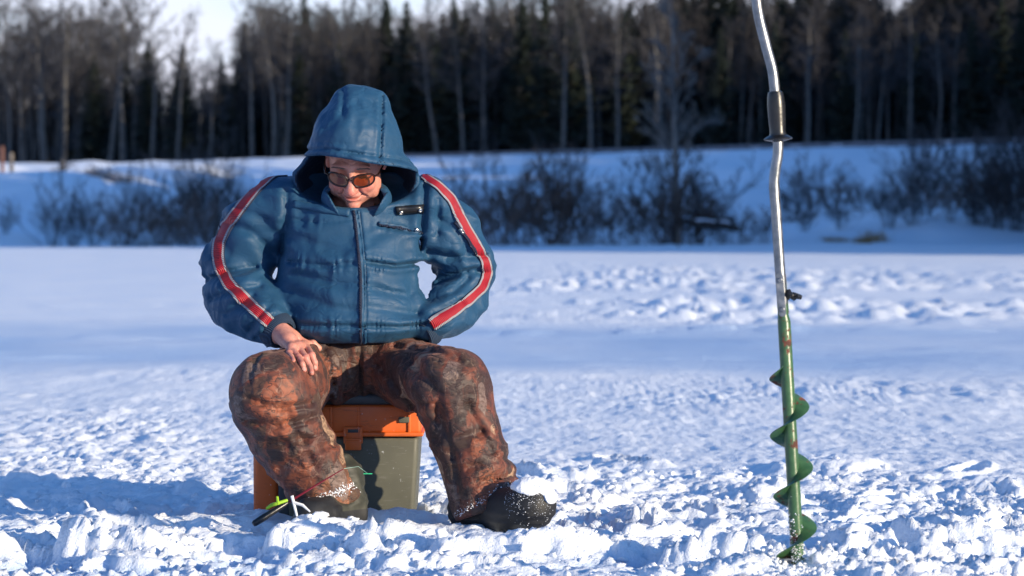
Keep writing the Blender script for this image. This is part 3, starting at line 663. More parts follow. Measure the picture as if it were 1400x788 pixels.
def f_jacket(p):
    t = f_torso(p); a = chain(p, SL, 0.03); b = chain(p, SR, 0.03)
    d = smin(t, smin(a, b, 0.03), 0.014)
    band = np.abs(d) < 0.05; q = p[band]; e = d[band]
    e = e - limb_field(q, SL, 3, 0.0080, 21) - limb_field(q, SR, 7, 0.0080, 21)
    e = e - 0.0075 * fbm(q * np.array((6, 6, 9)), 2, 41) - 0.0035 * (1 - 2.6 * np.abs(vnoise(q @ np.array(((9, 5, 4), (0, 8, 0), (-6, 3, 17)), np.float32) + 0.9 * fbm(q * 7, 2, 46)[:, None], 47))) - 0.0070 * (1 - 2.4 * np.abs(fbm(q * np.array((6, 8, 15)) + 1.0 * fbm(q * 4, 2, 44)[:, None], 1, 42)))
    # ribbed waistband cinches in
    hz = q[:, 2] - HEMZ; e = e + 0.016 * np.exp(-((hz - 0.005) / 0.022) ** 2) - 0.008 * np.exp(-((hz - 0.06) / 0.03) ** 2)
    e = grooves(q, e, jl, gate=(q[:, 1] < 8.06) * 1.0, puck=0.0026)
    d = d.copy(); d[band] = e
    sag = HEMZ + 0.008 * np.cos((p[:, 0] + 0.42) * 9)
    armz = np.minimum(a, b)
    cut = sag - p[:, 2]; body = smax(d, cut, 0.012)
    d = np.where(armz < t - 0.01, d, body)
    # neck hole under the chin
    neck = ell(p, P(485, 248, 7.93), (0.168, 0.175, 0.072)); d = smax(d, -neck, 0.015)
    # sleeve ends
    for S_, o in ((SL, P(384, 456, 7.85)), (SR, P(583, 452, 7.93))):
        e = S_[-1][0]; ax = (e - S_[-2][0]); ax = ax / np.linalg.norm(ax); tt = (p - e) @ ax; near = np.linalg.norm(p - e, axis=1) < 0.14
        if S_ is SL: d = np.where(near & (armz < t), smax(d, tt - 0.008, 0.01), d)
    return d
jk_me = sdf_mesh('jacket', f_jacket, axis(-0.90, 0.0, 0.0052), axis(7.74, 8.26, 0.0058), axis(0.44, 1.0, 0.0052))
jacket = localize(link('jacket', jk_me, JACKET, person)); jk_bvh = bvh_of(jk_me)
JB = [jk_bvh]
# ---- hood (a shell with a soft brim)
HP = dict(c0=P(490, 154, 7.93), c1=P(486, 212, 7.94), c2=P(486, 262, 8.0))
def hood_outer(p):
    q = p * np.array((1, 0.82, 1), np.float32); Q = lambda a, b, c: P(a, b, c) * np.array((1, 0.82, 1))
    d = seg(q, Q(484, 148, 7.93), Q(483, 190, 7.91), 0.060, 0.104); d = smin(d, seg(q, Q(483, 190, 7.91), Q(485, 238, 7.93), 0.104, 0.166), 0.04)
    d = smin(d, seg(q, Q(506, 150, 7.93), Q(507, 190, 7.92), 0.054, 0.080), 0.03)
    d = smin(d, ell(p, P(486, 246, 7.94), (0.171, 0.17, 0.070)), 0.03)
    d = smin(d, ell(p, P(484, 285, 8.04), (0.185, 0.13, 0.05)), 0.05)
    return d
def brim_z(p):
    u, v = proj(p)
    xb = np.array([380, 398, 420, 440, 470, 495, 520, 545, 560, 573, 590]); yb = np.array([226, 219, 214, 213, 217, 222, 226, 229, 232, 237, 244])
    return v - np.interp(u, xb, yb), u
hl = [([(523, 132), (522, 170), (519, 216)], 2.2, 0.007), ([(430, 150), (425, 185), (402, 207)], 3, 0.004), ([(400, 208), (440, 203), (495, 211), (545, 218), (570, 225)], 1.8, 0.005), ([(470, 125), (468, 160)], 4, 0.004), ([(470, 150), (440, 195)], 4, 0.003)]
def f_hood(p):
    o = hood_outer(p); band = np.abs(o) < 0.06; q = p[band]
    n = 0.004 * fbm(q * 13, 3, 71) + 0.003 * (1 - 2.2 * np.abs(fbm(q * np.array((24, 24, 14)), 2, 73)))
    u, v = proj(q); pk = np.exp(-((u - 522) / 9) ** 2) * (v > 135) + np.exp(-((v - np.interp(u, [398, 440, 495, 572], [212, 207, 215, 228])) / 6) ** 2)
    n = n + 0.0022 * pk * np.sin(u * 1.3 + 3 * vnoise(q * 40, 5)) * np.sin(v * 1.25 + 2 * vnoise(q * 30, 6))
    e = grooves(q, o[band] - n, hl, gate=(q[:, 1] < 7.95) * 1.0)
    o = o.copy(); o2 = o; o2[band] = e
    inner = hood_outer(p) + 0.014
    dv, u = brim_z(p)
    # opening: below the brim line, in front
    openv = (dv - 0.0) / FPX * 7.85; y = p[:, 1]
    cutz = -openv                                    # negative below brim
    side = np.abs(u - 486) / FPX * 7.9 - 0.20
    fr = y - (7.965 + 0.0 * u)
    cutter = smax(smax(cutz, fr, 0.02), side, 0.01)
    d = smax(o2, -inner, 0.006); d = smax(d, -cutter, 0.008)
    d = smax(d, P(486, 300, 8.0)[2] - p[:, 2], 0.01)
    return d
hd_me = sdf_mesh('hood', f_hood, axis(-0.66, -0.20, 0.0045), axis(7.72, 8.20, 0.0045), axis(0.80, 1.23, 0.0045))
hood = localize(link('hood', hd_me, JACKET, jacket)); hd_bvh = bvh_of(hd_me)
# lining colour on inward facing faces
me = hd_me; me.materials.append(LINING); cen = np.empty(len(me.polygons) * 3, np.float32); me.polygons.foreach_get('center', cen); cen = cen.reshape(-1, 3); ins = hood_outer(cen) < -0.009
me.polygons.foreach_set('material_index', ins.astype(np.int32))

# ---- head frame
HC = P(486, 220, 7.93); TILT = math.radians(36); YAW = math.radians(-6); ROLL = math.radians(3)
Rm = (Matrix.Rotation(YAW, 3, 'Z') @ Matrix.Rotation(TILT, 3, 'X') @ Matrix.Rotation(ROLL, 3, 'Y'))
# local: x right (image), y back, z up ; face looks along -y
RM = np.array(Rm, np.float32)
def hl_(x, y, z): return HC + RM @ np.array((x, y, z), np.float32)
def f_head(p):
    q = (p - HC) @ RM; q = q.astype(np.float32)
    ax = np.abs(q[:, 0]); qa = q.copy(); qa[:, 0] = ax
    d = ell(q, (0, 0.018, 0.030), (0.074, 0.088, 0.080))                       # cranium
    d = smin(d, ell(q, (0, -0.030, -0.015), (0.062, 0.062, 0.076)), 0.03)      # face mass
    d = smin(d, ell(q, (0, -0.040, -0.068), (0.038, 0.042, 0.040)), 0.030)     # jaw
    d = smin(d, ell(q, (0, -0.078, -0.093), (0.018, 0.014, 0.014)), 0.014)     # chin
    d = smin(d, ell(qa, (0.036, -0.070, -0.028), (0.022, 0.018, 0.018)), 0.018) # cheeks
    d = smin(d, ell(qa, (0.052, -0.03, -0.060), (0.018, 0.035, 0.028)), 0.02)  # jowl
    d = smin(d, ell(qa, (0.028, -0.079, 0.036), (0.026, 0.012, 0.008)), 0.014) # brow
    d = smax(d, -ell(qa, (0.031, -0.098, 0.013), (0.019, 0.018, 0.013)), 0.012) # socket
    d = smin(d, ell(qa, (0.031, -0.070, 0.012), (0.0135, 0.0125, 0.0115)), 0.004)   # eyeball under lid
    d = smin(d, seg(q, (0, -0.086, 0.020), (0, -0.109, -0.022), 0.008, 0.0125), 0.009) # nose
    d = smin(d, ell(q, (0, -0.110, -0.027), (0.0135, 0.0125, 0.0115)), 0.006)
    d = smin(d, ell(qa, (0.0135, -0.098, -0.028), (0.0085, 0.011, 0.0085)), 0.005) # nostril wings
    d = smin(d, ell(q, (0, -0.086, -0.050), (0.025, 0.014, 0.008)), 0.010)     # upper lip
    d = smin(d, ell(q, (0, -0.087, -0.0635), (0.020, 0.012, 0.006)), 0.008)    # lower lip
    lx = np.clip(ax / 0.028, 0, 1)
    mz = q[:, 2] - (-0.0575 + 0.006 * lx ** 2)                                  # smiling mouth line
    d = d + 0.0055 * np.exp(-(mz / 0.0028) ** 2) * (ax < 0.030) * (q[:, 1] < -0.06)
    # nose-to-mouth folds and frown lines
    fx = ax - (0.019 + 0.016 * np.clip((-0.028 - q[:, 2]) / 0.034, 0, 1)); fold = np.exp(-(fx / 0.0032) ** 2) * ((q[:, 2] < -0.024) & (q[:, 2] > -0.066) & (q[:, 1] < -0.05))
    d = d + 0.0035 * fold - 0.0022 * np.exp(-((fx - 0.008) / 0.006) ** 2) * (q[:, 2] < -0.02) * (q[:, 2] > -0.07)
    d = d + 0.0015 * np.exp(-((q[:, 2] + 0.078) / 0.004) ** 2) * (ax < 0.02) * (q[:, 1] < -0.06)
    d = d + 0.001 * np.sin((q[:, 2] - 0.3 * ax) * 900) * ((q[:, 2] > 0.045) & (q[:, 1] < -0.02))
    # ears
    e = ell(qa, (0.077, 0.012, 0.0), (0.008, 0.020, 0.032)); e = smax(e, -ell(qa, (0.086, 0.006, 0.002), (0.007, 0.011, 0.018)), 0.004); d = smin(d, e, 0.006)
    return d
# ---- hand resting on the thigh: anchored on the cloth
def on(px, py, r, extra=0.0):
    l, n = hit([tr_bvh], px, py); o = Vector((0, 0, CAMZ)); d = (l - o).normalized(); return np.array(l - d * (r + extra))
def finger(pxs, rs, lifts): return [(on(a, b, r, l), r) for (a, b), r, l in zip(pxs, rs, lifts)]
WR = np.array(P(384, 455, 7.84)); 
kn = {}
FING = {'i': ([(417, 472), (426, 486), (430, 496), (431, 504)], [.0105, .0094, .0088, .0075], [.007, .007, .003, .000]),
        'm': ([(408, 475), (418, 490), (423, 501), (426, 510)], [.0105, .0096, .0088, .0075], [.009, .009, .004, .000]),
        'r': ([(399, 477), (408, 489), (413, 498), (416, 506)], [.0100, .0092, .0084, .0072], [.009, .009, .004, .000]),
        'p': ([(390, 475), (395, 483), (398, 488), (401, 493)], [.0092, .0082, .0076, .0065], [.007, .007, .003, .000])}
FP = {k: finger(*v) for k, v in FING.items()}
TH = [(P(398, 458, 7.83), .013), (on(416, 463, .0115, .012), .0118), (on(428, 470, .0100, .006), .0098), (on(436, 476, .0085, .001), .0082)]
def f_hand(p):
    d = None
    ks = [FP[k][0][0] for k in 'imrp']
    for i, k in enumerate('imrp'):
        st = WR + (ks[i] - WR) * 0.12 + np.array((0.010 * (1.5 - i), 0, 0))
        e = seg(p, st, ks[i], 0.0180, 0.0125); d = e if d is None else smin(d, e, 0.010)
    d = smin(d, seg(p, WR, (ks[1] + ks[2]) / 2 * 0.55 + WR * 0.45, 0.026, 0.023), 0.012)
    d = smin(d, chain(p, TH, 0.004), 0.009)
    for i, k in enumerate('imrp'):
        c = chain(p, FP[k], 0.003); kk = ell(p, FP[k][0][0] + np.array((0, -0.002, 0.001)), (0.0115, 0.0115, 0.010)); c = smin(c, kk, 0.004)
        c = smin(c, ell(p, FP[k][1][0], (0.0103 * FP[k][1][1] / .0094,) * 3), 0.003)
        d = smin(d, c, 0.0035)
    for k1, k2 in (('i', 'm'), ('m', 'r'), ('r', 'p')): d = smin(d, seg(p, FP[k1][0][0] + np.array((0, 0.003, 0.002)), FP[k2][0][0] + np.array((0, 0.003, 0.002)), 0.0122, 0.0118), 0.009)
    d = smin(d, seg(p, P(379, 461, 7.85), FP['p'][0][0] + np.array((-.002, .004, 0)), 0.019, 0.012), 0.010)
    return d
def f_body(p):
    d = f_head(p)
    d = smin(d, seg(p, HC + np.array((0, 0.03, -0.03)), P(486, 300, 8.08), 0.056, 0.055), 0.03)
    t = ell(p, P(486, 345, 8.04), (0.150, 0.105, 0.16)); t = smin(t, ell(p, P(484, 430, 8.06), (0.145, 0.115, 0.11)), 0.08); t = smin(t, seg(p, P(420, 300, 8.09), P(555, 300, 8.09), 0.036, 0.036), 0.05)
    d = smin(d, t, 0.04)
    aL = chain(p, [(P(400, 300, 8.07), .036)] + [(q_, .034) for q_, _ in SL[1:5]] + [(WR, .026)], 0.01)
    aR = chain(p, [(P(572, 298, 8.07), .036)] + [(q_, .032) for q_, _ in SR[1:5]] + [(P(585, 440, 7.98), .026), (P(568, 440, 7.99), .024)], 0.01)
    d = smin(d, smin(aL, aR, 0.01), 0.03)
    d = smin(d, f_hand(p), 0.010)
    # hidden hand closed in the pocket
    hb = P(552, 436, 7.99)
    for k in range(4): d = smin(d, chain(p, [(P(568, 440, 7.99), .022), (hb + np.array((0.0, 0.012 * k - 0.02, 0.004)), .012), (hb + np.array((-0.03, 0.012 * k - 0.018, -0.012)), .009), (hb + np.array((-0.035, 0.012 * k - 0.01, -0.035)), .008)], 0.004), 0.006)
    d = smin(d, seg(p, P(568, 440, 7.99), hb + np.array((-0.01, -0.03, -0.02)), 0.014, 0.009), 0.006)
    d = smin(d, ell(p, P(490, 495, 8.12), (0.145, 0.11, 0.06)), 0.04)
    lo = np.array((0, 0, -0.02))
    L = smin(seg(p, Lh, Lk, 0.060, 0.055), seg(p, Lk, La + lo, 0.056, 0.040), 0.03); R = smin(seg(p, Rh, Rk, 0.060, 0.055), seg(p, Rk, Ra, 0.056, 0.036), 0.03)
    L = smin(L, seg(p, La + lo, La + np.array((0.0, -0.06, -0.045)), 0.032, 0.022), 0.02); R = smin(R, seg(p, Ra, Ra + np.array((0.07, -0.10, 0.0)), 0.032, 0.022), 0.02)
    return smin(d, smin(L, R, 0.01), 0.04)
bx = axis(-0.80, 0.06, 0.010, [(-0.69, -0.33, 0.003)]); byy = axis(7.46, 8.26, 0.010, [(7.58, 7.98, 0.003)]); bz = axis(0.0, 1.16, 0.010, [(0.41, 0.565, 0.0028), (0.855, 1.06, 0.003)])
bd_me = sdf_mesh('body', f_body, bx, byy, bz)
_v = np.empty(len(bd_me.vertices) * 3, np.float32); bd_me.vertices.foreach_get('co', _v); _v = _v.reshape(-1, 3); _q = (_v - HC) @ RM; _ax = np.abs(_q[:, 0])
_g = lambda c, r_: np.exp(-(((_ax - c[0]) / r_[0]) ** 2 + ((_q[:, 1] - c[1]) / r_[1]) ** 2 + ((_q[:, 2] - c[2]) / r_[2]) ** 2))
_fl = 0.75 * _g((0, -0.112, -0.024), (.017, .02, .016)) + 0.55 * _g((0.038, -0.08, -0.028), (.018, .03, .018)) + 0.8 * _g((0, -0.095, -0.058), (.024, .02, .009)) + 0.4 * _g((0, -0.085, -0.092), (.02, .02, .012))
for k_ in 'imrp':
    for (c_, r_) in FP[k_][:2] + FP[k_][-1:]: _fl += 0.4 * np.exp(-(np.linalg.norm(_v - c_, axis=1) / .013) ** 2)
_ln = 0.85 * np.exp(-((_q[:, 2] + 0.0575 - 0.006 * (_ax / .028) ** 2) / .0022) ** 2) * (_ax < .027) * (_q[:, 1] < -.07) + 0.5 * _g((0.010, -0.103, -0.036), (.004, .008, .003)) + 0.25 * _g((0.031, -0.09, 0.022), (.02, .02, .006))
for nm_, ar_ in (('flush', _fl), ('lines', _ln)):
    at_ = bd_me.attributes.new(nm_, 'FLOAT', 'POINT'); at_.data.foreach_set('value', np.clip(ar_, 0, 0.9).astype(np.float32))
body = localize(link('body', bd_me, SKIN, person)); bd_bvh = bvh_of(bd_me)
#@@DETAIL
# cuff, stripes, zip, pockets
ax = SL[-1][0] - SL[-2][0]; ax = ax / np.linalg.norm(ax); e0 = SL[-1][0] - ax * 0.012
mb = MB(); ring = []
for (t, r) in ((0, .050), (.008, .052), (.022, .050), (.036, .046), (.044, .041), (.044, .034), (.02, .032)): ring.append((r, t))
M = align(e0, e0 + ax); mb.lathe(ring, M, 40); mb.build('knit_cuff', KNIT, jacket)
ax = SR[-1][0] - SR[-2][0]; ax = ax / np.linalg.norm(ax); e1 = SR[-1][0] + ax * 0.015
mb = MB(); mb.lathe(ring, align(e1, e1 + ax), 40); mb.build('knit_cuff', KNIT, jacket)
stripe_cols = ((-1, -0.9, 2), (-0.9, -0.60, 1), (-0.60, 0.60, 0), (0.60, 0.9, 1), (0.9, 1, 2))
DTAPE = mat_rib('navy_tape', (0.02, 0.025, 0.06))
lp = [(391, 231, 6), (372, 241, 7), (352, 257, 9), (335, 277, 10), (322, 294, 11), (309, 310, 11.5), (300, 330, 11.5), (298, 348, 11.5), (301, 366, 11.5), (312, 387, 12), (332, 408, 12.5), (352, 426, 12.5), (370, 442, 12.5)]
ribbon('sleeve_stripe', JB, lp, 10, [REDTAPE, WHITETAPE, DTAPE], jacket, stripe_cols, step=2.2, near=8.03)
rp = [(577, 240, 7), (598, 254, 8), (616, 272, 9), (627, 293, 9.5), (637, 313, 9.5), (650, 335, 9.5), (662, 354, 9.5), (667, 372, 9.5), (659, 393, 10), (640, 411, 10.5), (617, 428, 11), (590, 444, 12)]
ribbon('sleeve_stripe', JB, rp, 10, [REDTAPE, WHITETAPE, DTAPE], jacket, stripe_cols, step=2.2, near=8.03)
zipm = mat_rib('zip_tape', (0.01, 0.018, 0.05)); metal = plain('silver_metal', (0.6, 0.6, 0.58), 0.3, 0.1, 50, Metallic=1.0)
z_ = ribbon('zip_flap', JB, [(487, 288), (491, 320), (496, 365), (497, 472)], 4.5, [JACKET], jacket, ((-1, 1, 0),), thick=0.006, step=4, sub=4)
ribbon('zip', JB + [], [(483, 288), (488, 330), (492, 375), (492.5, 472)], 1.3, [zipm], jacket, ((-1, 1, 0),), thick=0.004, lift=0.003, step=4, sub=2)
ribbon('snap_tab', JB, [(541, 288), (579, 285)], 5.5, [BLACK], jacket, thick=0.006, lift=0.004, step=4)
for (a, b) in ((547, 288), (572, 286)):
    l, n = hit(JB, a, b); l = l + n * 0.011; mb = MB(); mb.lathe([(0.0058, 0), (0.0058, 0.002), (0.0045, 0.003), (0.003, 0.0028), (0.0028, 0.001), (0.0, 0.001)], align(l, l + n), 16); mb.build('snap_ring', metal, jacket)
ribbon('pocket_zip', JB, [(517, 306), (545, 311), (573, 318)], 3.2, [JACKET, zipm], jacket, ((-1, -0.35, 0), (-0.35, 0.35, 1), (0.35, 1, 0)), thick=0.005, step=3)
ribbon('pocket_zip', JB, [(622, 304), (633, 318), (643, 333), (651, 346)], 2.6, [zipm], jacket, thick=0.004, step=3)
for (a, b, c, d) in ((568, 314, 574, 320), (628, 312, 633, 319)):
    ribbon('zip_pull', JB, [(a, b), (c, d)], 1.6, [metal], jacket, thick=0.004, lift=0.006, step=2)
ribbon('pocket_flap', JB, [(402, 279), (440, 286), (478, 292)], 5.0, [JACKET], jacket, thick=0.007, step=4, sub=4)
# stand-up collar inside the hood
def f_col(p):
    c = P(487, 272, 7.95); o = ell(p, c, (0.100, 0.112, 0.072)); q = np.abs(o + 0.012) - 0.008
    o2 = smax(q, p[:, 2] - P(487, 260, 7.95)[2] - 0.25 * (p[:, 1] - 7.9), 0.006)
    vcut = 0.046 - np.abs(p[:, 0] - P(487, 262, 7.85)[0]) - 0.6 * (P(487, 292, 7.85)[2] - p[:, 2]); 
    o2 = np.where(p[:, 1] < 7.92, smax(o2, vcut, 0.004), o2)
    return smax(o2, P(487, 300, 7.9)[2] - p[:, 2], 0.005) - 0.002 * fbm(p * 30, 2, 4)
co_me = sdf_mesh('collar', f_col, axis(-0.56, -0.28, 0.005), axis(7.78, 8.12, 0.005), axis(0.83, 0.96, 0.005)); localize(link('collar', co_me, JACKET, jacket))
l, n = hit([co_me and bvh_of(co_me), jk_bvh], 511, 281); mb = MB(); mb.lathe([(0.006, 0), (0.006, 0.003), (0.004, 0.004), (0, 0.004)], align(l + n * 0.001, l + n * 0.01), 14); mb.build('collar_snap', plain('copper', (0.55, 0.2, 0.08), 0.35, 0.1, Metallic=0.8), jacket)

# glasses
gl = empty('glasses', HC, None, None); gl.parent = person; gl.location = V(HC) - person.location
LENS = NT('amber_lens', 0.05); LENS.n.remove(LENS.b); tr_ = LENS.N('ShaderNodeBsdfTransparent', Color=(0.58, 0.31, 0.17, 1)); gs = LENS.N('ShaderNodeBsdfGlossy', Color=(1, 0.85, 0.7, 1), Roughness=0.12); df = LENS.N('ShaderNodeBsdfDiffuse', Color=(0.24, 0.10, 0.045, 1))
mx0 = LENS.N('ShaderNodeMixShader', Fac=0.15); LENS.l.new(tr_.outputs[0], mx0.inputs[1]); LENS.l.new(df.outputs[0], mx0.inputs[2])
mx = LENS.N('ShaderNodeMixShader', Fac=0.10); LENS.l.new(mx0.outputs[0], mx.inputs[1]); LENS.l.new(gs.outputs[0], mx.inputs[2]); LENS.l.new(mx.outputs[0], LENS.n['Material Output'].inputs[0])
FRAME = plain('dark_tortoise_frame', (0.02, 0.008, 0.006), 0.25, 0.4, 60)
def lens_pt(s, a, k=1.0, dy=0.0):
    c, q = math.cos(a), math.sin(a); ex = 0.8
    x = s * 0.0345 + 0.0275 * k * (abs(c) ** ex) * (1 if c > 0 else -1); z = 0.005 + 0.0200 * k * (abs(q) ** ex) * (1 if q > 0 else -1)
    return hl_(x, -0.108 + 1.2 * abs(x) ** 1.0 * 0.22 + dy + 8.0 * max(0, abs(x) - 0.03) ** 2, z)
fr = MB()
for s in (-1, 1):
    fr.tube([lens_pt(s, 2 * math.pi * k / 28) for k in range(29)], 0.0028, 7, False)
    mb = MB(); ring = [lens_pt(s, 2 * math.pi * k / 28) for k in range(28)]; back = [lens_pt(s, 2 * math.pi * k / 28, 1, 0.0012) for k in range(28)]; c0 = lens_pt(s, 0, 0.0, -0.002)
    c0 = np.mean(ring, 0) + (ring[0] * 0); c0 = c0 - RM @ np.array((0, 0.002, 0)); f = [(28 + 0, k, (k + 1) % 28) for k in range(28)]
    mb.add(ring + [c0], [(28, k, (k + 1) % 28) for k in range(28)]); o = mb.build('lens', LENS.m, gl)
    hx = s * 0.064; fr.tube([hl_(s * 0.061, -0.096 + 0.009, 0.012), hl_(s * 0.0715, -0.080, 0.013), hl_(s * 0.079, -0.04, 0.012), hl_(s * 0.083, 0.005, 0.008), hl_(s * 0.082, 0.025, -0.008)], [0.0032, 0.0028, 0.0024, 0.0024, 0.002], 6)
fr.tube([hl_(-0.0085, -0.106, 0.011), hl_(0, -0.109, 0.0145), hl_(0.0085, -0.106, 0.011)], 0.0026, 7)
fr.build('frame', FRAME, gl)
# eyes seen through the lenses, eyebrows
EYE = plain('eye_dark', (0.02, 0.012, 0.01), 0.2, 0.1); BROW = plain('grey_brown_hair', (0.17, 0.12, 0.10), 0.8, 0.4, 300)
for s in (-1, 1):
    mb = MB(); mb.tube([hl_(s * 0.021, -0.0832, 0.006), hl_(s * 0.027, -0.0855, 0.0045), hl_(s * 0.034, -0.085, 0.0045), hl_(s * 0.041, -0.0805, 0.007)], [0.0008, 0.0018, 0.0018, 0.0008], 6); mb.build('eye_slit', EYE, body)
    mb = MB()
    for k in range(90):
        t = random.random(); x = s * (0.014 + 0.038 * t); z0 = 0.034 + 0.007 * math.sin(t * 2.6) + random.uniform(-.002, .002)
        l, n, i, dd = bd_bvh.find_nearest(V(hl_(x, -0.095, z0))); a = np.array(l); mb.tube([a, a + RM @ np.array((s * random.uniform(.003, .007), -0.003, random.uniform(0, .003)))], [0.0011, 0.0004], 3)
    mb.build('eyebrow', BROW, body)
# fingernails
NAIL = plain('fingernail', (0.62, 0.36, 0.30), 0.3, 0.05)
for k in 'imrp':
    a, ra = FP[k][-1]; b, rb = FP[k][-2]; ax_ = (a - b) / np.linalg.norm(a - b); c = a - ax_ * 0.001; l, n, i, t = bd_bvh.ray_cast(V(c + np.array((0, -0.1, 0.03))), V(-np.array((0, -0.1, 0.03))).normalized())
    if l is None: continue
    y = np.array(n); x = np.cross(ax_, y); x /= np.linalg.norm(x); pts = []
    for q in range(10):
        t = 2 * math.pi * q / 10; pts.append(np.array(l) + x * 0.0045 * math.cos(t) + ax_ * 0.0055 * math.sin(t) + y * (0.0006 - 0.0015 * math.cos(t) ** 2))
    mb = MB(); mb.add(pts + [np.array(l) + y * 0.0012], [(10, q, (q + 1) % 10) for q in range(10)]); mb.build('fingernail', NAIL, body)

# ---- boots
def f_bootR(p):
    heel = P(648, 703, 7.68); ball = P(697, 700, 7.585); toe = P(726, 690, 7.53)
    d = seg(p, P(655, 655, 7.69), P(648, 694, 7.69), 0.070, 0.064); d = smin(d, seg(p, heel, ball, 0.052, 0.056), 0.05); d = smin(d, seg(p, ball, toe, 0.060, 0.066), 0.03)
    g = 0.002 * np.sin(p[:, 2] * 260) * (p[:, 2] < 0.09) + 0.003 * fbm(p * 22, 3, 4)
    d = d - g
    return smax(d, P(700, 727, 7.55)[2] + 0.004 * np.sin(p[:, 0] * 220) - p[:, 2], 0.010)
    dirv = toe - heel; nrm = np.cross(dirv, np.cross(np.array((0, 0, 1.0)), dirv)); nrm /= np.linalg.norm(nrm)
    if nrm[2] < 0: nrm = -nrm
    return smax(d, -((p - heel) @ nrm) - 0.052, 0.008)
bo = sdf_mesh('boot', f_bootR, axis(-0.20, 0.16, 0.006), axis(7.43, 7.80, 0.006), axis(0.0, 0.22, 0.006))
bootr = localize(link('boot', bo, RUBBER, person)); bo_bvh = bvh_of(bo)
def f_bootL(p):
    d = seg(p, P(462, 655, 7.74), P(470, 700, 7.72), 0.070, 0.060); d = smin(d, seg(p, P(470, 702, 7.72), P(425, 708, 7.56), 0.052, 0.050), 0.04); return smax(d - 0.003 * fbm(p * 25, 3, 8) - 0.004 * (1 - 2 * np.abs(vnoise(p * np.array((18, 18, 40)), 9))), 0.005 - p[:, 2], 0.01)
bo2 = sdf_mesh('boot', f_bootL, axis(-0.66, -0.36, 0.006), axis(7.48, 7.84, 0.006), axis(0.0, 0.24, 0.006))
bootl = localize(link('boot', bo2, [BOOTG, RUBBER], person)); tag(bootl, 'olive boot shaft below the snowy cuff')
cen = np.empty(len(bo2.polygons) * 3, np.float32); bo2.polygons.foreach_get('center', cen); cen = cen.reshape(-1, 3); bo2.polygons.foreach_set('material_index', ((cen[:, 2] < 0.075) | (cen[:, 1] < 7.62)).astype(np.int32))
# snow caked on the toe and the cuffs
def f_cap(p):
    d = f_bootR(p) - 0.006 - 0.007 * fbm(p * 30, 3, 2) - 0.006 * fbm(p * 80, 2, 3)
    c = smin(ell(p, P(724, 660, 7.52), (0.054, 0.085, 0.032)), ell(p, P(753, 674, 7.51), (0.024, 0.08, 0.030)), 0.02); return smax(d, c - 0.006 * fbm(p * 40, 2, 8), 0.004)
cp = sdf_mesh('snow_crust', f_cap, axis(-0.05, 0.17, 0.004), axis(7.42, 7.66, 0.004), axis(0.04, 0.22, 0.004)); localize(link('snow_crust', cp, CLUMP, bootr))
def scatter_on(bv, region, n, r0, r1, seed, name, parent):
    R = random.Random(seed); cs = []; rs = []
    for _ in range(n):
        a, b = region(R); l, nn = hit([bv], a, b); cs.append(tuple(l + nn * 0.0005)); rs.append(R.uniform(r0, r1) * (0.5 + R.random()))
    o = clumps(name, cs, rs, CLUMP, parent, seed); o['kind'] = 'stuff'; return localize(o)
scatter_on(bo_bvh, lambda R: (R.uniform(690, 756), 665 + abs(R.gauss(0, 22))), 420, 0.0003, 0.0011, 4, 'snow_flecks', bootr)
def cuffL(R): t = R.random(); return (408 + 92 * t + R.gauss(0, 2), 700 - 42 * t + R.gauss(0, 3) - abs(R.gauss(0, 3)))
def cuffR(R): t = R.random(); return (622 + 90 * t + R.gauss(0, 2), 708 - 50 * t - abs(R.gauss(0, 4)))
scatter_on(tr_bvh, cuffL, 600, 0.0004, 0.0018, 5, 'snow_flecks', trousers); scatter_on(tr_bvh, cuffR, 240, 0.0004, 0.0014, 6, 'snow_flecks', trousers)

# ------------------------------------------------------------------ seat box
bx0, bx1 = P(386, 600, 8.0)[0], P(573, 600, 8.0)[0]; topz = P(480, 545, 7.98)[2]; lipz = P(480, 597, 7.98)[2]
box = empty('seat_box', ((bx0 + bx1) / 2, 8.17, 0.03), 'olive grey fishing seat box with bright orange rim and latch, under the seated man', 'fishing box')
y0, y1 = 7.985, 8.33
MB().box((bx0, y0 + .006, 0.012), (bx1, y1 - .006, lipz), 0.014, taper=0.075).build('box_body', GREYP, box)
m = MB().box((bx0 - .012, y0 - .012, lipz), (bx1 + .012, y1 + .012, lipz + .012), 0.004); m.box((bx0 - .006, y0 - .004, lipz + .008), (bx1 + .006, y1 + .004, topz - .018), 0.009)
for t in (0.10, 0.36, 0.56, 0.93): m.box((bx0 + (bx1 - bx0) * t - .004, y0 - .009, lipz + .006), (bx0 + (bx1 - bx0) * t + .004, y0 + .01, topz - .022), 0.002)
m.build('orange_rim', ORANGE, box)
MB().box((bx0 + .002, y0 + .004, topz - .022), (bx1 - .006, y1 - .004, topz + .012), 0.011).build('seat_lid', DARKG, box)
def latch(px):
    c = P(px, 598, y0 - .01)[0]; zt = P(px, 583, y0)[2]; zb = P(px, 615, y0)[2]
    m = MB().box((c - .026, y0 - .022, zb + .018), (c + .026, y0 - .006, zt), 0.003); m.box((c - .022, y0 - .026, zb), (c + .022, y0 - .010, zb + .034), 0.003); m.box((c - .018, y0 - .030, zb + .026), (c + .018, y0 - .018, zb + .033), 0.002)
    for s in (-1, 1): m.tube([(c + s * .022, y0 - .024, zb + .038), (c + s * .022, y0 - .024, zt - .006)], 0.0035, 8)
    o = m.build('latch', ORANGE, box); MB().box((c - .014, y0 - .0235, zt - .016), (c + .014, y0 - .0205, zt - .007), 0.001).build('latch_slot', DARKG, box); return o
latch(483)
ox0, ox1 = P(346, 640, 8.03)[0], P(383, 640, 8.03)[0]; ozt = P(360, 560, 8.03)[2]
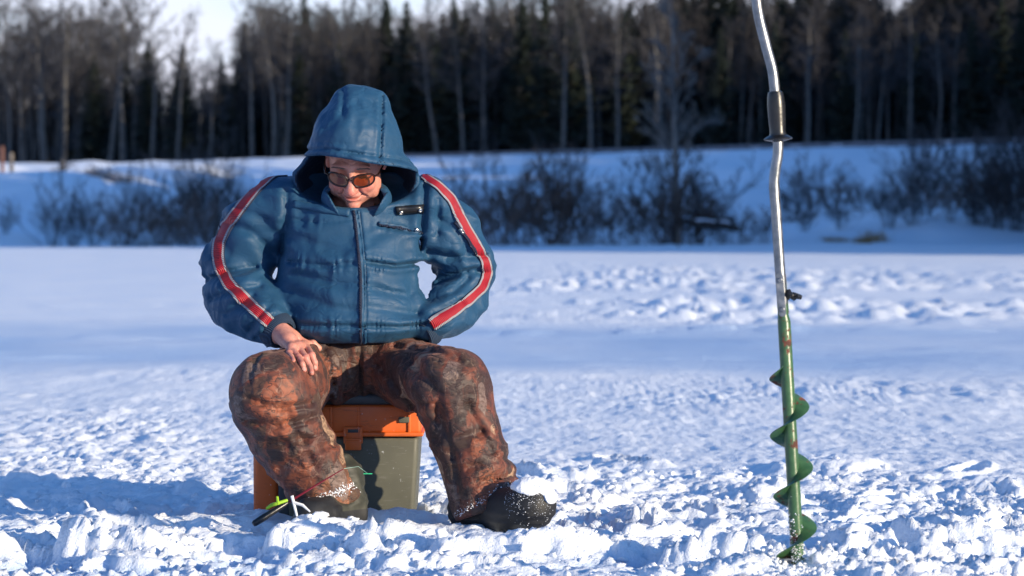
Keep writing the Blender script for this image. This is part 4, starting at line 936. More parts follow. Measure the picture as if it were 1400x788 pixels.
m = MB(); m.box((ox0, 8.01, 0.015), (ox1, 8.24, ozt), 0.022, taper=0.03); m.build('side_holder', ORANGE, box)
MB().box((ox1 - .004, 8.005, 0.015), (bx0 + .02, 8.22, ozt - .03), 0.008).build('side_rib', DARKG, box)
MB().box((P(545, 572, y0)[0] - .0, y0 - .010, P(545, 578, y0)[2]), (P(560, 572, y0)[0], y0 + .01, P(545, 570, y0)[2]), 0.002).build('side_clip', GREYP, box)

# ------------------------------------------------------------------ little rod
rod = empty('fishing_rod', P(370, 700, 7.5), 'short black ice fishing rod with lime green reel clip, lying by the snowy cuff', 'fishing rod')
a, b = P(346, 717, 7.46), P(394, 687, 7.50); m = MB(); m.tube([a + (b - a) * t for t in (0, .04, .3, .6, .9, 1)], [.006, .0085, .0095, .0078, .007, .004], 12); m.build('handle', BLACK, rod)
LIME = plain('lime_plastic', (0.32, 0.55, 0.02), 0.4, 0.1); m = MB()
m.tube([P(364, 696, 7.475), P(371, 691, 7.475), P(393, 684, 7.49)], [.0035, .005, .004], 8); m.tube([P(380, 690, 7.48), P(379, 679, 7.475)], [.004, .003], 8); m.build('reel_clip', LIME, rod)
MAROON = plain('maroon_rod', (0.16, 0.01, 0.02), 0.3, 0.1); MB().tube([P(394, 687, 7.50), P(430, 665, 7.50), P(470, 641, 7.51)], [.0032, .0024, .0012], 8).build('rod_tip', MAROON, rod)
MB().tube([P(470, 641, 7.51), P(490, 638, 7.52), P(503, 648, 7.52)], [.0006, .0006, .0005], 5).build('line', plain('line', (0.3, 0.5, 0.4), 0.4), rod)
MB().tube([P(497, 648, 7.52), P(509, 648, 7.52)], [.0014, .0012], 6).build('tip_bead', plain('green_bead', (0.05, 0.6, 0.25), 0.4), rod)
WHITEP = plain('white_plastic', (0.7, 0.72, 0.74), 0.45, 0.08); m = MB(); m.tube([P(399, 678, 7.49), P(402, 690, 7.49), P(406, 706, 7.49)], [.0045, .004, .003], 8); m.tube([P(401, 687, 7.49), P(414, 691, 7.485), P(424, 700, 7.48)], [.004, .004, .002], 8); m.build('bait_holder', WHITEP, rod)

# ------------------------------------------------------------------ ice auger
DA = 6.5; K = DA / 7.0; aug = empty('ice_auger', P(1091, 768, DA), 'tall green spiral hand ice auger with bent steel handle, standing in the snow', 'ice auger')
def A(px, py, d=DA): return P(px, py, d)
pts = resample([(1037, -330), (1037, -260), (1033, -60), (1034, 0), (1037, 22), (1047, 62), (1057, 98), (1059, 120), (1061, 150), (1064, 196), (1064, 212), (1060, 232), (1058, 250), (1061, 290), (1065, 350), (1068, 392), (1070, 424)], 6)
m = MB(); m.tube([A(x, y) for x, y in pts], 0.0125 * K, 16); m.build('crank_tube', STEEL, aug)
M = align(A(1064, 193), A(1060, 125)) @ Matrix.Scale(K, 4)
m = MB(); m.lathe([(0.0128, -.002), (.020, 0), (.0335, .003), (.0345, .006), (.030, .009), (.021, .014), (.019, .022), (.0205, .05), (.0215, .085), (.0200, .105), (.0175, .117), (.0128, .119)], M, 28)
m.build('hand_grip', BLACK, aug)
m = MB(); M2 = align(A(1037, -260), A(1037, -330)); m.lathe([(.0128, 0), (.02, .002), (.021, .05), (.024, .11), (.02, .125), (.0, .13)], M2, 20); m.build('top_knob', BLACK, aug)
t0, t1 = A(1070, 424), A(1091, 770); m = MB(); m.tube([A(1069.5, 416), A(1070.5, 430), A(1072, 440), t1], [.0125 * K, .0125 * K, .0155 * K, .0160 * K], 20); m.build('green_shaft', GREEN, aug)
# flat link plates with bolts
ux = (A(1070, 424) - A(1066, 380)); ux /= np.linalg.norm(ux); sx = np.cross(ux, (0, 1, 0)); sx /= np.linalg.norm(sx)
def plate(off, mat, name, y, w=0.009, a=(1066, 378), b=(1070, 428)):
    p0 = A(*a) + sx * off; p1 = A(*b) + sx * off; m = MB(); v = []
    prof = [(0, w)] + [(t, w) for t in (0.1, .9)] + [(1, w)]
    out = []
    for k in range(9): t = math.pi * k / 8; out.append(p0 + sx * w * math.cos(t) * 1.0 - ux * w * math.sin(t) * 1)
    for k in range(9): t = math.pi * k / 8; out.append(p1 - sx * w * math.cos(t) + ux * w * math.sin(t))
    n = len(out); v = [o + np.array((0, y, 0)) for o in out] + [o + np.array((0, y + .003, 0)) for o in out]
    m.add(v, [tuple(range(n)), tuple(range(2 * n - 1, n - 1, -1))] + [(k, (k + 1) % n, (k + 1) % n + n, k + n) for k in range(n)]); return m.build(name, mat, aug)
plate(-0.002, STEEL, 'link_plate', -0.0185, 0.0080); plate(0.006, GREEN, 'link_plate', 0.0155, 0.0095)
for (x, y) in ((1066, 383), (1069, 423)):
    c = A(x, y) - sx * 0.002; m = MB(); m.lathe([(.0065, 0), (.0065, .004), (.0045, .0055), (0, .0055)], align(c + np.array((0, -.0195, 0)), c + np.array((0, -.03, 0))), 6); m.tube([c + np.array((0, -.02, 0)), c + np.array((0, .022, 0))], .004, 8); m.build('bolt', STEEL, aug)
c = A(1073, 402); m = MB(); m.tube([c, A(1078, 402), A(1084, 405)], [.008, .009, .0065], 12); m.tube([A(1078, 397, DA - .005), A(1079, 402, DA - .01), A(1077, 409, DA)], [.005, .008, .004], 10); m.tube([A(1083, 402), A(1089, 405), A(1096, 407)], [.005, .0065, .005], 10); m.tube([A(1080, 404), A(1086, 408), A(1092, 405, DA - .01)], [.006, .006, .003], 8); m.build('wing_nut', BLACK, aug)
# spiral flight
zt_, zb_ = 494, 762; vs = []; fs = []; N = 300; half = 41.3
shaft = lambda py: A(1072 + (py - 440) * 19.0 / 330, py)
for i in range(N + 1):
    py = zt_ + (zb_ - zt_) * i / N
    th = -math.pi * 0.62 - (py - zt_) / half * math.pi         # right -> front -> left going down
    c = shaft(py); rr = 0.0485 * K * min(1, 0.22 + (i / N) * 9, 1.0) * (1 + 0.05 * i / N)
    e = np.array((math.cos(th), math.sin(th), 0)); 
    for (r, dz) in ((0.013 * K, 0.0012), (rr * 0.97, 0.0012 - 0.006), (rr, -0.006), (rr * 0.97, -0.0012 - 0.006), (0.013 * K, -0.0012)): vs.append(c + e * r + np.array((0, 0, dz)))
for i in range(N):
    for j in range(4): a = i * 5 + j; fs.append((a, a + 1, a + 6, a + 5))
MB().add(vs, fs).build('spiral_flight', GREEN, aug)
m = MB(); c = shaft(762); m.box((c[0] - .048, c[1] - .012, c[2] - .006), (c[0] - .006, c[1] + .012, c[2] - .002), .001); m.build('cutting_blade', STEEL, aug)
cs_ = []
for _ in range(170):
    py_ = 768 - abs(random.gauss(0, 26)); a_ = random.uniform(math.pi, 2 * math.pi); q_ = shaft(py_) + np.array((math.cos(a_) * .0155, math.sin(a_) * .0155, 0)); cs_.append(tuple(q_))
ci_ = clumps('clinging_ice', cs_, [random.uniform(.0006, .0022) for _ in cs_], CLUMP, aug, seed=12); ci_['kind'] = 'stuff'; localize(ci_)
cs_ = []
for _ in range(260):
    a_ = random.uniform(0, 6.28); q_ = abs(random.gauss(0, .07)) + .012; x_, y_ = 0.635 + q_ * math.cos(a_), 6.5 + q_ * math.sin(a_) * 1.2; cs_.append((x_, y_, gz(x_, y_) + 0.004))
tag(clumps('ice_shavings', cs_, [random.uniform(.0015, .006) for _ in cs_], CLUMP, seed=9), 'loose ice shavings heaped round the foot of the auger', kind='stuff')
#@@BACK
# ------------------------------------------------------------------ vegetation
def seg_mesh(name, segs, sides=3):
    """segs: array (N,8): a(3) b(3) ra rb"""
    s = np.asarray(segs, float); a = s[:, :3]; b = s[:, 3:6]; t = b - a; t /= np.linalg.norm(t, axis=1)[:, None] + 1e-9
    h = np.where(np.abs(t[:, 2:3]) > 0.9, np.array([[1., 0, 0]]), np.array([[0, 0, 1.]])); x = np.cross(t, h); x /= np.linalg.norm(x, axis=1)[:, None]; y = np.cross(t, x)
    V_ = []
    for (p, r) in ((a, s[:, 6]), (b, s[:, 7])):
        for k in range(sides):
            an = 2 * math.pi * k / sides; V_.append(p + r[:, None] * (math.cos(an) * x + math.sin(an) * y))
    Vv = np.stack(V_, 1).reshape(-1, 3); n = len(s); base = (np.arange(n) * 2 * sides)[:, None]
    q = np.concatenate([base + np.array([[k, (k + 1) % sides, sides + (k + 1) % sides, sides + k]]) for k in range(sides)])
    return mesh_np(name, Vv, q)
def rot_about(v, ax, an):
    return v * math.cos(an) + np.cross(ax, v) * math.sin(an) + ax * (ax @ v) * (1 - math.cos(an))
def branch(R, out, p, d, L, r, lvl, spread, up, nsub, thin=0.0):
    """grow a wiggly limb with children"""
    n = 5 if lvl > 0 else 3; pts = [p]; dd = d.copy()
    for i in range(n):
        dd = dd + np.array([R.gauss(0, .13), R.gauss(0, .13), R.gauss(0, .06) + up]); dd /= np.linalg.norm(dd); pts.append(pts[-1] + dd * L / n)
        ra = r * (1 - 0.75 * i / n); rb = r * (1 - 0.75 * (i + 1) / n); out.append((*pts[-2], *pts[-1], max(ra, thin), max(rb, thin)))
    if lvl <= 0: return
    for k in range(nsub[lvl]):
        t = R.uniform(0.2, 1.0); i = min(n - 1, int(t * n)); q = pts[i] + (pts[i + 1] - pts[i]) * (t * n - i)
        dn = pts[i + 1] - pts[i]; dn /= np.linalg.norm(dn); ax_ = np.array([R.gauss(0, 1), R.gauss(0, 1), R.gauss(0, .4)]); ax_ -= dn * (ax_ @ dn); ax_ /= np.linalg.norm(ax_)
        branch(R, out, q, rot_about(dn, ax_, R.uniform(*spread)), L * R.uniform(.35, .6) * (1.1 - 0.5 * t), r * 0.42 * (1.15 - 0.6 * t), lvl - 1, spread, up, nsub, thin)
def bare_tree(seed, H, r, crown0=0.35, nb=26, dens=(0, 5, 7), spread=(0.35, 0.8), up=0.04, twig=0.012):
    R = random.Random(seed); tr = []; cr = []; p = np.zeros(3); d = np.array((R.gauss(0, .02), R.gauss(0, .02), 1.0)); n = 14; pts = [p]
    for i in range(n):
        d = d + np.array((R.gauss(0, .03), R.gauss(0, .03), 0)); d[2] = max(d[2], 0.9); d /= np.linalg.norm(d); pts.append(pts[-1] + d * H / n)
        f = lambda t: r * (1.15 * (1 - t) ** 0.8 + 0.04); tr.append((*pts[-2], *pts[-1], f(i / n), f((i + 1) / n)))
    tr[0] = (*tr[0][:6], r * 1.5, tr[0][7])
    for k in range(nb):
        t = crown0 + (0.98 - crown0) * (k + R.random()) / nb; i = min(n - 1, int(t * n)); q = pts[i] + (pts[i + 1] - pts[i]) * (t * n - i)
        an = R.uniform(0, 6.28); el = R.uniform(0.45, 1.0); dv = np.array((math.cos(an) * math.cos(el), math.sin(an) * math.cos(el), math.sin(el)))
        branch(R, cr, q, dv, H * R.uniform(.15, .28) * (1.25 - 0.85 * t), r * 0.38 * (1.2 - t), 2, spread, up, dens, twig)
    return seg_mesh('trunk', tr, 8), seg_mesh('crown', cr, 3)
def shrub(seed, n, H, lean=0.45, dens=(0, 4, 5), r=0.02, twig=0.006):
    R = random.Random(seed); out = []
    for k in range(n):
        an = R.uniform(0, 6.28); ln = abs(R.gauss(0, lean)); p = np.array((math.cos(an) * R.uniform(0, .25), math.sin(an) * R.uniform(0, .25), -0.05))
        dv = np.array((math.cos(an) * math.sin(ln), math.sin(an) * math.sin(ln), math.cos(ln))); branch(R, out, p, dv, H * R.uniform(.45, 1.0), r * R.uniform(.6, 1.1), 2, (0.2, 0.7), 0.03, dens, twig)
    return seg_mesh('stems', out, 3)
def spruce(seed, H, W_):
    R = random.Random(seed); v = []; f = []; tr = [(0, 0, 0, 0, 0, H, 0.012 * H + .05, 0.02)]
    z = H * 0.12
    while z < H * 0.985:
        t = z / H; rad = W_ * (1 - t) ** 0.85 * R.uniform(.8, 1.12) + .08; nb = 9 if t < .8 else 6
        for k in range(nb):
            an = R.uniform(0, 6.28); L = rad * R.uniform(.65, 1.1); droop = R.uniform(.15, .45) * (1 - 0.7 * t); dx, dy = math.cos(an), math.sin(an)
            n = 7
            for j in range(n):
                s = (j + R.random()) / n; q = np.array((dx * L * s, dy * L * s, z - droop * L * s + 0.25 * L * s * s)); w = 0.16 * L * (1.15 - s) + .10; h = R.uniform(.15, .4) * (1.1 - .5 * s)
                sd = np.array((-dy, dx, 0)) * w * R.uniform(.6, 1.2); o = np.array((dx, dy, -.1)) * R.uniform(.2, .45) * (L * .35 + .2)
                b = len(v); v += [q + sd, q - sd, q - sd * .5 + o + np.array((0, 0, -h)), q + sd * .5 + o + np.array((0, 0, -h * R.uniform(.3, 1)))]; f.append((b, b + 1, b + 2, b + 3))
                if R.random() < .5: b = len(v); v += [q + sd * .3, q - sd * .2 + np.array((0, 0, .08)), q + o * 1.3 + np.array((0, 0, h * .4))]; f.append((b, b + 1, b + 2))
        z += H * R.uniform(.016, .028)
    fs_ = [x for x in f]; me = bpy.data.meshes.new('crown'); me.from_pydata([tuple(x) for x in v], [], fs_); me.update()
    return seg_mesh('trunk', tr, 7), me
protos = {}
def add_mats(pair, bt, bc): pair[0].materials.append(bt); pair[1].materials.append(bc); return pair
TALL = [add_mats(bare_tree(20 + i, 17 + i % 3, 0.19 + 0.03 * (i % 3), 0.38 + 0.05 * (i % 3), 36, (0, 5, 6), twig=0.014), BARKG, TWIG) for i in range(6)]
DARKT = [add_mats(bare_tree(50 + i, 15 + i, 0.11, 0.30, 30, (0, 6, 6), twig=0.016), BARKD, TWIGD) for i in range(3)]
SPR = [add_mats(spruce(70 + i, 17, 3.1 + 0.4 * i), BARKD, NEEDLE) for i in range(4)]
def tree(name, pair, loc, s, rz, label, group, cat='tree', sz=None):
    e = empty(name, loc, label, cat, group); e.rotation_euler.z = rz; e.scale = (s, s, sz or s)
    for nm, me in zip(('trunk', 'crown'), pair):
        o = bpy.data.objects.new(nm, me); COL.objects.link(o); o.parent = e
    return e
def far(px, d):
    """ground point at photo column px and distance d"""
    x = (px - 700) / FPX * d; return np.array((x, d, gz(x, d)))
def rail_d(px):
    u = (px - 700) / FPX; return 266 / (1 + 1.13 * u)
def repaint(pair, mat):
    me = pair[0].copy(); me.materials.clear(); me.materials.append(mat); return (me, pair[1])
PTALL = [repaint(p_, BARKP) for p_ in TALL]
R = random.Random(99)
# skyline trees that can be told apart (column, top row)
def top_scale(px, d, toppy, H):
    g = far(px, d); zt = P(px, toppy, d)[2]; return max(0.3, (zt - g[2]) / H), g
SPR_L = [(203, 36, 'dark spruce, leftmost of the pointed evergreens in the left wood'), (250, 42, 'broad dark spruce left of the gap in the left wood'), (304, 60, 'dark rounded spruce standing lowest beside the sky gap left of the hood'), (462, 42, 'slim dark spruce rising just above the blue hood'), (408, 30, 'narrow dark spruce left of the one above the hood'),
         (556, -22, 'tall dark spruce right of the hood, leftmost of the high trio'), (625, -12, 'wide dark spruce between two sky gaps right of the hood'), (592, 22, 'lower spruce between the two tall spruces right of the hood'), (745, -40, 'huge dark spruce running out of the top of the picture'), (782, -46, 'second huge dark spruce running out of the top of the picture'), (715, -30, 'tall spruce left of the huge pair at the picture top'),
         (855, -10, 'dark spruce half hidden by bare trees left of the lone shore birch'), (1060, 12, 'dark spruce behind the steel auger handle'), (1155, 22, 'pointed spruce right of the auger, among bare trees'), (1328, 2, 'small pointed spruce against the sky near the right edge'), (1368, -25, 'tall dark spruce crown at the right edge'), (1395, -30, 'rightmost dark spruce of the far wood'), (1250, 25, 'dull spruce deep in the right wood'), (985, 20, 'dark spruce just left of the auger handle'), (130, 60, 'low dark spruce far left among grey trunks')]
for i, (px, ty, lab) in enumerate(SPR_L):
    d = rail_d(px) + 7 + R.uniform(0, 6); s, g = top_scale(px, d, ty, 17); tree('spruce_tree', SPR[i % 4], g, s, R.uniform(0, 6), lab, 'spruces of the far wood', sz=s * 0.92)
# pale trunks that stand out
PALE = [(64, 20, 'pale bare tree with forked top near the left edge'), (88, -10, 'thin grey bare tree beside the wooden post, left wood'), (150, -30, 'tall grey bare tree in the left wood'), (168, -25, 'tall straight grey trunk at the middle of the left wood'), (209, -5, 'palest slim birch trunk in the left wood'), (244, 20, 'grey bare trunk in front of the broad spruce'), (288, 60, 'short pale bare tree below the sky gap'), (345, 5, 'grey bare tree left of the blue hood'), (375, -5, 'tall grey bare tree directly left of the hood'), (392, 0, 'slim bare tree touching the hood outline'),
        (598, 20, 'thin bare trunk right of the hood'), (633, 30, 'thin pale trunk between shoulder and dark spruces'), (662, 15, 'slim bare tree left of the huge spruces'), (770, -20, 'pale trunk in front of the huge dark spruce'), (808, -10, 'pale forked trunk right of the huge spruces'), (845, 0, 'grey bare tree left of the lone shore birch'), (905, -10, 'grey bare tree close behind the lone shore birch'), (1105, 5, 'brownish bare tree right of the auger handle'), (1168, 15, 'bare grey trunk in the right wood'), (1243, 5, 'pale bare trunk in the middle of the right wood'), (1282, 25, 'bare trunk left of the small pointed spruce')]
for i, (px, ty, lab) in enumerate(PALE):
    d = rail_d(px) + 4 + R.uniform(0, 3); k = i % 6; H = 17 + k % 3; s, g = top_scale(px, d, ty, H); tree('bare_tree', PTALL[k], g, s, R.uniform(0, 6), lab, 'pale bare trees in front of the wood')
# the many others
def tops(px): return -14 * (px > 340) + np.interp(px, [-300, 0, 60, 130, 185, 200, 300, 332, 345, 400, 470, 520, 600, 670, 700, 900, 1000, 1200, 1300, 1400, 1700], [30, 45, 20, 0, 5, 75, 95, 90, 30, 28, 42, 50, 34, 25, -20, 0, 0, 12, 15, 0, 0])
for i in range(235):
    px = -170 + 1740 * (i + R.random()) / 235; d = rail_d(px) + R.uniform(14, 60); pair, H = (TALL[i % 6], 17 + (i % 6) % 3) if i % 2 else (DARKT[i % 3], 15 + i % 3)
    s, g = top_scale(px, d, tops(px) + R.uniform(-8, 45), H)
    tree('bare_tree', pair, g, s, R.uniform(0, 6), 'one of many grey bare trees crowding the dark wood behind the guardrail', 'bare trees of the far wood')
for i in range(30):
    px = R.uniform(-60, 185) if i < 18 else R.uniform(338, 530); d = rail_d(px) + R.uniform(10, 40); H = 17 + (i % 6) % 3; s, g = top_scale(px, d, R.uniform(-8, 40), H)
    tree('bare_tree', TALL[i % 6], g, s, R.uniform(0, 6), 'one of many tall thin bare trees hazing the sky over the left wood', 'tall hazy bare trees of the left wood')
# depth of the wood: a mass nobody could count
def wood_tiles(name, label, spots, protos_, seed, lohi=(0.75, 1.05)):
    """geometry-node instances of tree crowns on points: one object"""
    me = bpy.data.meshes.new(name); me.from_pydata([tuple(s) for s in spots], [], []); o = bpy.data.objects.new(name, me); COL.objects.link(o); tag(o, label, None, None, 'stuff')
    src = bpy.data.collections.new(name + '_source'); 
    for i, mm in enumerate(protos_): ob = bpy.data.objects.new(name + '_tree', mm); src.objects.link(ob)
    ng = bpy.data.node_groups.new(name, 'GeometryNodeTree'); ng.interface.new_socket('Geometry', in_out='INPUT', socket_type='NodeSocketGeometry'); ng.interface.new_socket('Geometry', in_out='OUTPUT', socket_type='NodeSocketGeometry')
    N = ng.nodes; L = ng.links; gi = N.new('NodeGroupInput'); go = N.new('NodeGroupOutput'); ci = N.new('GeometryNodeCollectionInfo'); ci.inputs['Collection'].default_value = src; ci.inputs['Separate Children'].default_value = True; ci.inputs['Reset Children'].default_value = True
    ip = N.new('GeometryNodeInstanceOnPoints'); ip.inputs['Pick Instance'].default_value = True; rv = N.new('FunctionNodeRandomValue'); rv.data_type = 'FLOAT_VECTOR'; rv.inputs[0].default_value = (0, 0, 0); rv.inputs[1].default_value = (0, 0, 6.28)
    rs = N.new('FunctionNodeRandomValue'); rs.data_type = 'FLOAT'; rs.inputs[2].default_value = lohi[0]; rs.inputs[3].default_value = lohi[1]; rs.inputs['Seed'].default_value = seed
    L.new(gi.outputs[0], ip.inputs['Points']); L.new(ci.outputs[0], ip.inputs['Instance']); L.new(rv.outputs[0], ip.inputs['Rotation']); L.new(rs.outputs[1], ip.inputs['Scale']); L.new(ip.outputs[0], go.inputs[0])
    md = o.modifiers.new('trees', 'NODES'); md.node_group = ng; return o
spots = []
for i in range(1900):
    px = -700 + 2800 * R.random(); d = rail_d(min(max(px, -500), 1900)) + R.uniform(30, 110); g = far(px, d); spots.append((g[0], g[1], RAILZ - 5.5 * R.random() + (-3.0 if px < 330 else 3.5)))
wood_tiles('deep_wood', 'dense dark mass of the wood far behind the first trees', spots, [SPR[0][1], SPR[1][1], SPR[3][1], DARKT[0][1], DARKT[2][1], TALL[1][1]], 3)
# wooded right-hand shore, outside the picture
spots = []
for i in range(1500):
    y = -20 + 340 * R.random(); x = max(0.175 * y + 9, (101 - y) / 0.80 - 18) + R.uniform(0, 62); spots.append((x, y, -0.3 + 5 * R.random()))
wood_tiles('shore_wood', 'wooded shore of the lake beyond the right edge', spots, [SPR[0][1], SPR[2][1], SPR[3][1]], 5, (1.0, 1.4))

# lone birch at the shore
pr = add_mats(bare_tree(7, 9.2, 0.14, 0.14, 40, (0, 5, 6), (0.3, 0.7), 0.06, 0.015), BARKL, BARKL)
s, g = top_scale(925, 112, 0, 9.2); tree('birch_tree', pr, g, s, 1.0, 'lone bare birch standing at the far shore between man and auger', None, 'tree')
# shrubs
SH = [shrub(200 + i, 16 + 2 * i, 2.0, 0.35 + .05 * i, (0, 4, 5), 0.014, 0.0055) for i in range(3)]
SD = [shrub(220 + i, 20, 2.0, 0.62, (0, 5, 4), 0.014, 0.007) for i in range(3)]
for s_ in SH: s_.materials.append(TWIG)
for s_ in SD: s_.materials.append(TWIGB)
def put_shrub(px, d, h, kind, label, wide=1.0, group='bare shrubs on the far bank'):
    me = (SD if kind == 'd' else SH)[R.randrange(3)]; g = far(px, d); e = bpy.data.objects.new('shrub', me); COL.objects.link(e); e.location = V(g) - Vector((0, 0, .03)); e.rotation_euler.z = R.uniform(0, 6)
    s = h / 1.75; e.scale = (s * wide, s * wide, s); return tag(e, label, 'shrub', group)
SHR = [(8, 104, 1.0, 's', 'small thin shrub on the left bank at the picture edge', 1), (72, 103, 2.2, 's', 'leftmost tall thin shrub on the snowy left bank', 1), (100, 102, 1.9, 's', 'thin shrub second from left on the left bank', 1), (128, 103, 1.6, 's', 'thin shrub before the dark thicket on the left bank', 1), (160, 100, 1.4, 'd', 'low dark bush at the left end of the left thicket', 1.2), (195, 101, 1.3, 'd', 'low dark bush in the left thicket', 1.3), (228, 102, 1.4, 'd', 'dark bush midway in the left thicket', 1.3), (262, 101, 1.5, 'd', 'dark bush near the man\'s sleeve in the left thicket', 1.3), (292, 103, 1.3, 'd', 'dark bush partly behind the man\'s sleeve', 1.3),
       (175, 104, 2.6, 's', 'tall thin stems above the left thicket', .9), (215, 105, 2.5, 's', 'thin shrub rising from the middle of the left thicket', 1), (248, 104, 3.0, 's', 'tallest thin shrub of the left thicket', .9), (285, 105, 2.8, 's', 'thin shrub above the sleeve side of the left thicket', 1), (305, 106, 3.3, 's', 'thin upright shrub just left of the sleeve', .8),
       (330, 108, 2.4, 's', 'thin shrub behind the upper sleeve', 1), (620, 106, 2.6, 's', 'thin pale shrub right of the striped shoulder', 1.1), (645, 105, 1.6, 'd', 'low dark bush by the right elbow', 1.4), (680, 104, 2.0, 'd', 'dense dark bush at the left of the big middle thicket', 1.4), (712, 105, 2.5, 'd', 'large dense bush in the middle thicket', 1.3), (745, 106, 2.9, 'd', 'tallest dense bush of the middle thicket', 1.2), (778, 106, 2.7, 'd', 'dense bush right of the tallest in the middle thicket', 1.2), (805, 107, 2.0, 'd', 'dark bush at the right of the middle thicket', 1.2), (838, 108, 1.5, 'd', 'small dark bush left of the lone birch', 1.3), (690, 108, 3.0, 's', 'thin stems above the middle thicket', 1.1), (760, 108, 3.3, 's', 'wispy tall stems rising from the middle thicket', 1.1),
       (868, 109, 1.5, 'd', 'low brown bush between middle thicket and birch', 1.3), (898, 109, 2.1, 'd', 'dark bush on the left foot of the lone birch', 1.2), (925, 110, 2.2, 'd', 'dense dark bush round the foot of the lone birch', 1.2), (955, 110, 1.9, 'd', 'dark bush on the right foot of the lone birch', 1.2), (905, 112, 3.2, 's', 'fanned thin stems left of the lone birch', 1.4), (950, 112, 3.0, 's', 'fanned thin stems right of the lone birch', 1.4), (985, 112, 1.3, 's', 'small thin shrub above the dark fallen wood', 1.2), (1015, 112, 1.2, 'd', 'low dark bush left of the auger tube', 1.4), (1045, 114, 1.2, 'd', 'low dark bush behind the auger tube', 1.4),
       (1085, 128, 2.0, 's', 'thin shrub right of the auger tube on the upper bank', 1.2), (1108, 135, 2.6, 'd', 'brown bush on the upper bank right of the auger', 1.1), (1140, 136, 2.2, 'd', 'second brown bush on the upper bank right of the auger', 1.2), (1175, 138, 1.5, 'd', 'low brown bush midway along the right bank', 1.3), (1205, 138, 1.4, 's', 'small thin shrub midway along the right bank', 1.3), (1235, 136, 1.7, 'd', 'low brown bush left of the fan shaped shrub', 1.3), (1268, 135, 3.9, 's', 'fan shaped tall bare shrub on the right bank', .9), (1283, 134, 1.8, 'd', 'dark bush at the foot of the fan shaped shrub', 1.2), (1318, 136, 3.6, 's', 'upright thin shrub between the fan shaped one and the right edge', .7), (1330, 132, 1.9, 'd', 'brown bush near the right edge', 1.2), (1362, 122, 2.1, 'd', 'dark bush left of the picture edge on the right bank', 1.2), (1378, 124, 4.2, 's', 'tall bare shrub at the right picture edge', 1.0), (1398, 122, 4.3, 's', 'rightmost tall bare shrub, cut by the picture edge', 1.0), (1396, 126, 2.0, 'd', 'rightmost dark bush of the right bank', 1.2),
       (1262, 121, 3.4, 's', 'tall shrub rising from the ice edge before the fan shaped one', 1.0), (1345, 119, 3.2, 's', 'tall shrub at the ice edge near the right side', 1.0), (1388, 118, 3.9, 's', 'slender tall shrub at the ice edge cut by the picture edge', .9),
       (1100, 117, 0.9, 's', 'tiny shrub on the low snow mound right of the auger', 1.4), (1150, 117, 1.1, 's', 'small thin shrub on the low snow mound', 1.4), (1215, 118, 1.7, 's', 'thin shrub behind the yellow grass tuft', 1.2), (1248, 118, 1.4, 's', 'thin low shrub right of the yellow grass tuft', 1.2), (1300, 119, 1.3, 'd', 'small dark bush low on the right bank', 1.0), (1330, 119, 1.5, 's', 'thin shrub low on the right bank', 1.1), (1362, 118, 2.2, 's', 'forked thin shrub low at the right', .9)]
for a in SHR: put_shrub(*a[:4], a[4], a[5])
# thin saplings behind
for i, (px, d, h, lab) in enumerate([(87, 128, 5.5, 'thin young tree on the left bank beside the wooden post'), (312, 125, 4.0, 'thin dark sapling left of the striped sleeve'), (664, 118, 4.2, 'thin greenish sapling right of the man\'s elbow'), (838, 118, 2.3, 'short dark stump like sapling left of the lone birch')]):
    g = far(px, d); tree('sapling', DARKT[i % 3], g, h / 15.5, i * 1.3, lab, 'saplings on the far bank')
# fallen dark wood with snow
for i, (a, b, d, r, lab) in enumerate([((940, 305), (1008, 312), 108, .16, 'dark fallen log at the far shore, lower one'), ((950, 294), (1000, 303), 111, .14, 'dark fallen log at the far shore, upper one')]):
    p0, p1 = P(*a, d), P(*b, d + 1.5); e = empty('fallen_log', (p0 + p1) / 2, lab, 'log', 'fallen logs by the lone birch'); pts = [p0 + (p1 - p0) * t + np.array((0, 0, R.uniform(-.06, .06))) for t in np.linspace(0, 1, 7)]
    m = MB().tube(pts, [r * R.uniform(.7, 1.1) for _ in pts], 8); m.tube([pts[3], pts[3] + np.array((.5, 0, .45))], [.07, .03], 6); m.tube([pts[2], pts[2] + np.array((-.5, 0, -.5))], [.08, .04], 6); m.build('log_wood', BARKD, e)
    m = MB().tube([q + np.array((0, 0, r * .8)) for q in pts[1:-1]], [r * .5] * 5, 8); m.build('log_snow', CLUMP, e)
# dry grass tufts, stick
def tuft(px, d, h, w, lab):
    g = far(px, d); out = []; 
    for k in range(130):
        a = R.uniform(0, 6.28); q = g + np.array((R.gauss(0, w), R.gauss(0, w), -.03)); t = q + np.array((R.gauss(0, .12), R.gauss(0, .12), h * R.uniform(.4, 1))); out.append((*q, *t, .012, .004))
    me = seg_mesh('grass_tuft', out, 3); tag(link('grass_tuft', me, DRY), lab, kind='stuff')
tuft(1195, 113.5, .5, .28, 'bright yellow dry grass tuft at the far shore, right of the auger'); tuft(1182, 113, .3, .2, 'small ochre tuft left of the bright yellow one'); tuft(1140, 113, .22, .3, 'low faded tuft farther left on the far shore')
g = far(927, 96); m = MB().tube([g, g + np.array((.02, 0, .65))], [.03, .02], 6); st = link('stake', bpy.data.meshes.new('stake'), None); bpy.data.objects.remove(st); o = m.build('stake', WOOD); tag(o, 'thin pale stake in the ice below the lone birch', 'stake')
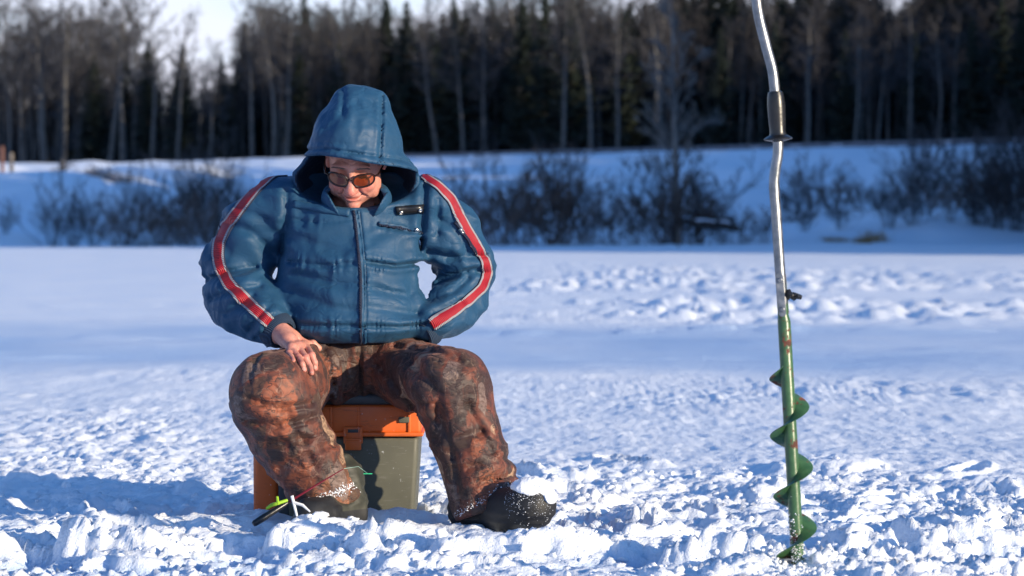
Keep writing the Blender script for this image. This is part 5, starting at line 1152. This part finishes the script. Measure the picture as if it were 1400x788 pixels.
# ------------------------------------------------------------------ guardrail along the road
gr = empty('guardrail', (0, 266, RAILZ), 'long grey guardrail with snow on it, along the road before the wood', 'guardrail')
def rp_(t): return np.array((t, rail_y(t)))
tx = np.arange(-95, 95, 0.5); dirn = np.array((1, -1.13)); dirn /= np.linalg.norm(dirn)
prof = [(0.0, .28), (-.05, .33), (-.05, .44), (0, .50), (-.05, .56), (-.05, .66), (0, .72), (.02, .72), (.02, .28)]
v = []; f = []; nrm = np.array((dirn[1], -dirn[0])) * -1
ts = list(np.arange(-100, 100, 4.0))
def zr(t): return gz_line(t)
def gz_line(t): return RAILZ - 0.05
for i, t in enumerate(ts):
    b = rp_(t)
    for (o, h) in prof: q = b + nrm * o; v.append((q[0], q[1], gz_line(t) + h))
k = len(prof)
for i in range(len(ts) - 1):
    for j in range(k): f.append((i * k + j, i * k + (j + 1) % k, (i + 1) * k + (j + 1) % k, (i + 1) * k + j))
MB().add(v, f).build('rail', RAILM, gr)
pm = MB().box((-.06, -.06, -.5), (.06, .06, .62), 0.0); me = None
post0 = pm.build('post', BARKD, gr, world=False); post0.location = Vector((*rp_(-84), gz_line(-84))) - gr.location
sm = MB().box((-.55, -.10, .69), (.55, .10, .80), 0.03); cap0 = sm.build('snow_cap', CLUMP, gr, world=False); cap0.rotation_euler.z = math.atan2(dirn[1], dirn[0]); cap0.location = Vector((*rp_(-83.2), gz_line(0))) - gr.location
t = -84 + 1.5
while t < 60:
    o = post0.copy(); COL.objects.link(o); o.parent = gr; o.location = Vector((*rp_(t), gz_line(t))) - gr.location
    if R.random() < .6: o = cap0.copy(); COL.objects.link(o); o.parent = gr; o.location = Vector((*rp_(t + .75), gz_line(t) + R.uniform(-.03, .02))) - gr.location; o.scale = (R.uniform(.7, 1.1), .9, R.uniform(.25, .7))
    t += 1.5
# posts at the left edge
def wpost(px, y0_, y1_, d, r, mat, lab):
    a, b = P(px, y0_, d), P(px + .5, y1_, d); g = gz(b[0], b[1]); b[2] = min(b[2], g) - .1; e = MB().tube([b, a + np.array((0, 0, -.1)), a], [r, r * .95, r * .6], 8).build('wooden_post', mat); return tag(e, lab, 'post', 'wooden posts at the left')
wpost(3, 200, 243, 200, .14, WOODR, 'reddish wooden post cut by the left picture edge'); wpost(15.5, 209, 251, 190, .15, WOOD, 'grey wooden post second from the left edge'); wpost(86, 217, 251, 185, .2, WOOD, 'thick grey post before the guardrail in the left bank')
# low dark hedge of heather below the road on the left
for i in range(12):
    px = 58 + i * 10.5 + R.uniform(-3, 3); put_shrub(px, 172 + R.uniform(-2, 2) - i * .8, .75, 'd', 'one of the low dark shrubs in the row below the left guardrail', 1.6, 'row of low shrubs below the left guardrail')
